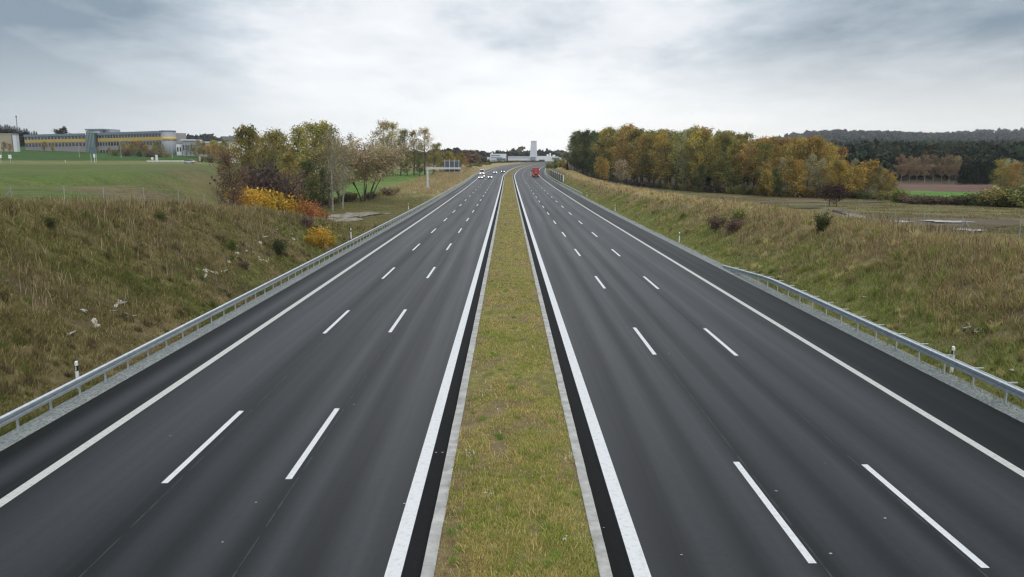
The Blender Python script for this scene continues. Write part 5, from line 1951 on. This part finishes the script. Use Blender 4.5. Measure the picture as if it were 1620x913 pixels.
def van(label, loc, rot):
    t = thing('van', label, 'van', loc, rot)
    sec = [(-2.7, .92, .4, 2.45), (-2.6, .98, .35, 2.55), (.9, .99, .35, 2.55), (1.3, .98, .35, 2.45), (1.95, .95, .35, 1.35), (2.6, .92, .38, 1.1), (2.75, .82, .45, .95)]
    MB().loft([[(-w, y, zb), (-w, y, zb + (zt - zb) * .6), (-w * .9, y, zt), (w * .9, y, zt), (w, y, zb + (zt - zb) * .6), (w, y, zb)] for y, w, zb, zt in sec]).build('body', M['carwhite'], t, bevel=.04)
    MB().loft([[(-.82, 1.36, 2.36), (.82, 1.36, 2.36), (.82, 1.33, 2.3), (-.82, 1.33, 2.3)], [(-.86, 1.99, 1.42), (.86, 1.99, 1.42), (.86, 1.9, 1.38), (-.86, 1.9, 1.38)]]).build('windscreen', M['glass'], t)
    for x in (-.86, .86):
        for y in (-1.6, 1.8):
            wheel(t, x, y, .36, .24)
        MB().box((x * .85, 2.7, .85), (.3, .16, .22)).build('headlight', M['headlight'], t, bevel=.02)
        MB().box((x * 1.0, -2.7, 1.2), (.12, .06, .7)).build('tail_light', M['taillight'], t)
    MB().box((0, 2.78, .6), (1.3, .06, .3)).build('grille', M['black'], t)


def lorry(label, loc, rot):
    t = thing('lorry', label, 'lorry', loc, rot)
    MB().box((0, -3.0, 2.45), (2.5, 9.5, 2.8)).build('cargo_box', M['red'], t, bevel=.05)
    MB().box((0, -2.4, .93), (1.0, 11.5, .22)).build('chassis', M['black'], t)
    for s in (-1, 1):
        d = MB().box((s * .6, -7.78, 2.45), (1.14, .05, 2.6)).build('rear_door', M['red'], t, bevel=.02)
        MB().box((s * .12, -7.83, 2.4), (.05, .05, 2.4)).build('handle', M['steel_pale'], d)
        MB().box((s * .95, -7.7, .78), (.4, .08, .18)).build('tail_light', M['taillight'], t)
        for y in (-6.6, -5.3, -4.0, 3.0):
            wheel(t, s * 1.05, y, .5, .36)
        MB().box((s * 1.2, -5.3, 1.1), (.06, 4.6, .4)).build('side_skirt', M['red'], t)
        MB().box((s * 1.4, 3.2, 2.4), (.2, .1, .7)).build('mirror', M['black'], t)
    MB().box((0, -7.6, .6), (2.4, .12, .16)).build('bumper', M['black'], t)
    rings = [[(-1.2, y, .5), (-1.25, y, 2.0), (-1.15, y, zt), (1.15, y, zt), (1.25, y, 2.0), (1.2, y, .5)] for y, zt in ((2.0, 3.6), (3.2, 3.5), (4.0, 2.4), (4.15, 1.2))]
    MB().loft(rings).build('cab', M['red'], t, bevel=.05)
    MB().loft([[(-1.05, 3.36, 3.32), (1.05, 3.36, 3.32), (1.05, 3.3, 3.3), (-1.05, 3.3, 3.3)], [(-1.12, 4.0, 2.48), (1.12, 4.0, 2.48), (1.12, 3.9, 2.4), (-1.12, 3.9, 2.4)]]).build('windscreen', M['glass'], t)


def on_road(s, y): return (float(cx(y)) + s, y, float(rz(y)))


lorry('red lorry with a box body driving away in the right lane towards the bend', on_road(11.6, 345), 0)
van('white van coming round the bend on the outer left lane', on_road(-12.0, 362), math.pi)
car('white car with lit headlights leading on the left carriageway', on_road(-10.9, 318), math.pi, M['carwhite'])
car('red car close beside the leading white car', on_road(-10.6, 334), math.pi, M['red'])
car('silver car with lit headlights in the middle lane of the left carriageway', on_road(-7.2, 322), math.pi, M['silver'])
car('second silver car farther up the middle lane on the left', on_road(-7.0, 385), math.pi, M['silver'])
car('dark car farthest away in the inner lane on the left', on_road(-3.9, 398), math.pi, M['carblack'])
car('dark car ahead of the red lorry near the bend', on_road(10.8, 420), 0, M['carblack'])
x, y = at(299, 256, 314)[0], 314
car('silver car on the field road before the low grey building', (x, y, Tz(x, y) + .05), math.pi / 2 + .1, M['silver'], False)


# ------------------------------------------------------------------ air
hz = MB()
hz.box((0, 1400, 50), (5200, 3100, 130))
hm = bpy.data.materials.new('thin_haze')
hm.use_nodes = True
nt = hm.node_tree
nt.nodes.remove(nt.nodes['Principled BSDF'])
pv = N(nt, 'ShaderNodeVolumePrincipled')
pv.inputs['Color'].default_value = (.93, .96, 1.0, 1)
pv.inputs['Density'].default_value = .00012
nt.links.new(pv.outputs[0], nt.nodes['Material Output'].inputs['Volume'])
tag(hz.build('haze', hm), kind='stuff')

# ------------------------------------------------------------------ sky and sun
SUN_EL, SUN_AZ = 48.0, 140.0          # a veiled sun high behind the camera's right shoulder
w = bpy.data.worlds.new('World')
SC.world = w
w.use_nodes = True
nt = w.node_tree
bg = nt.nodes['Background']
sky = N(nt, 'ShaderNodeTexSky')
sky.sky_type = 'NISHITA'
sky.sun_disc = False
sky.sun_elevation = R(SUN_EL)
sky.sun_rotation = R(SUN_AZ)
tc = N(nt, 'ShaderNodeTexCoord')
sp = N(nt, 'ShaderNodeSeparateXYZ')
nt.links.new(tc.outputs['Generated'], sp.inputs[0])
# project the view direction onto a flat cloud ceiling, so streaks close up towards the horizon
zc = N(nt, 'ShaderNodeMath', operation='MAXIMUM')
nt.links.new(sp.outputs[2], zc.inputs[0])
zc.inputs[1].default_value = 0.
za = N(nt, 'ShaderNodeMath', operation='ADD')
nt.links.new(zc.outputs[0], za.inputs[0])
za.inputs[1].default_value = .13
dv = N(nt, 'ShaderNodeVectorMath', operation='DIVIDE')
nt.links.new(tc.outputs['Generated'], dv.inputs[0])
cb = N(nt, 'ShaderNodeCombineXYZ')
for i in range(3):
    nt.links.new(za.outputs[0], cb.inputs[i])
nt.links.new(cb.outputs[0], dv.inputs[1])
mp = N(nt, 'ShaderNodeMapping')
mp.inputs['Scale'].default_value = (.95, .62, .0)
mp.inputs['Location'].default_value = (2.3, 5.1, 0)
mp.inputs['Rotation'].default_value = (0, 0, -.12)
nt.links.new(dv.outputs[0], mp.inputs['Vector'])
c1 = noise(nt, 1., 6, mp.outputs[0], .52)
mp2 = N(nt, 'ShaderNodeMapping')
mp2.inputs['Scale'].default_value = (3.0, 2.1, 0)
nt.links.new(dv.outputs[0], mp2.inputs['Vector'])
c2 = noise(nt, 1., 6, mp2.outputs[0], .6)
ad = N(nt, 'ShaderNodeMath', operation='MULTIPLY_ADD')
nt.links.new(c2, ad.inputs[0])
ad.inputs[1].default_value = .5
nt.links.new(c1, ad.inputs[2])
# cloud brighter straight ahead; darker sides also put lens vignetting into its colour
az = N(nt, 'ShaderNodeMath', operation='ABSOLUTE')
nt.links.new(sp.outputs[0], az.inputs[0])
side = N(nt, 'ShaderNodeMapRange', interpolation_type='SMOOTHSTEP')
nt.links.new(az.outputs[0], side.inputs[0])
for k_, v_ in (('From Min', .08), ('From Max', .56), ('To Min', -.04), ('To Max', .56)):
    side.inputs[k_].default_value = v_
a2 = N(nt, 'ShaderNodeMath', operation='MULTIPLY_ADD')       # cloud noise plus the side darkening
nt.links.new(ad.outputs[0], a2.inputs[0])
a2.inputs[1].default_value = 1.0
nt.links.new(side.outputs[0], a2.inputs[2])
lw = N(nt, 'ShaderNodeMapRange')
nt.links.new(a2.outputs[0], lw.inputs[0])
for k_, v_ in (('From Min', .57), ('From Max', 1.33), ('To Min', 0.), ('To Max', 1.)):
    lw.inputs[k_].default_value = v_
cl = ramp(nt, lw.outputs[0], [(.0, (.77, .78, .79)), (.25, (.66, .68, .71)), (.5, (.43, .48, .53)), (.9, (.19, .24, .29))])
# the strip of sky over the horizon is bright, less so far to the left
hx = N(nt, 'ShaderNodeMapRange')
nt.links.new(sp.outputs[0], hx.inputs[0])
hx.inputs['From Min'].default_value = -.6
hx.inputs['From Max'].default_value = .6
gl = ramp(nt, hx.outputs[0], [(.02, (.4, .45, .49)), (.32, (.82, .83, .84)), (.55, (.93, .93, .92)), (.95, (.74, .74, .73))])
hr = ramp(nt, sp.outputs[2], [(0., (.0, .0, .0)), (.03, (.0, .0, .0)), (.14, (1, 1, 1))])
c = mixc(nt, gl.outputs[0], cl.outputs[0], hr.outputs[0])
# overhead, outside the picture, the cloud is brighter, as an overcast sky is
zr = ramp(nt, sp.outputs[2], [(.3, (1, 1, 1)), (.75, (1.5, 1.5, 1.5))])
c = mixc(nt, c, zr.outputs[0], 1., 'MULTIPLY')
sk = mixc(nt, sky.outputs[0], (.09, .09, .09), 1., 'MULTIPLY')
c = mixc(nt, sk, c, .93)
sc10 = mixc(nt, c, (10, 10, 10), 1., 'MULTIPLY')
nt.links.new(sc10, bg.inputs['Color'])
bg.inputs['Strength'].default_value = .1

sl = bpy.data.lights.new('sun', 'SUN')
sl.energy = 1.1
sl.angle = R(40)
sl.color = (1, .96, .9)
so = bpy.data.objects.new('sun', sl)
so.rotation_euler = (R(90 - SUN_EL), 0, math.pi - R(SUN_AZ))
so.location = (0, 50, 60)
COL.objects.link(so)

# ------------------------------------------------------------------ render settings
SC.render.engine = 'CYCLES'
SC.cycles.max_bounces = 5
SC.cycles.diffuse_bounces = 2
SC.cycles.glossy_bounces = 2
SC.cycles.transmission_bounces = 2
SC.cycles.volume_bounces = 0
SC.cycles.use_denoising = True
SC.cycles.denoiser = 'OPENIMAGEDENOISE'
SC.cycles.denoising_input_passes = 'RGB_ALBEDO_NORMAL'
SC.cycles.denoising_prefilter = 'ACCURATE'
SC.cycles.filter_width = 1.3
SC.cycles.use_adaptive_sampling = True
SC.cycles.adaptive_threshold = .008
SC.view_settings.view_transform = 'Standard'
SC.view_settings.look = 'None'
SC.view_settings.gamma = 1
SC.view_settings.exposure = 0.46
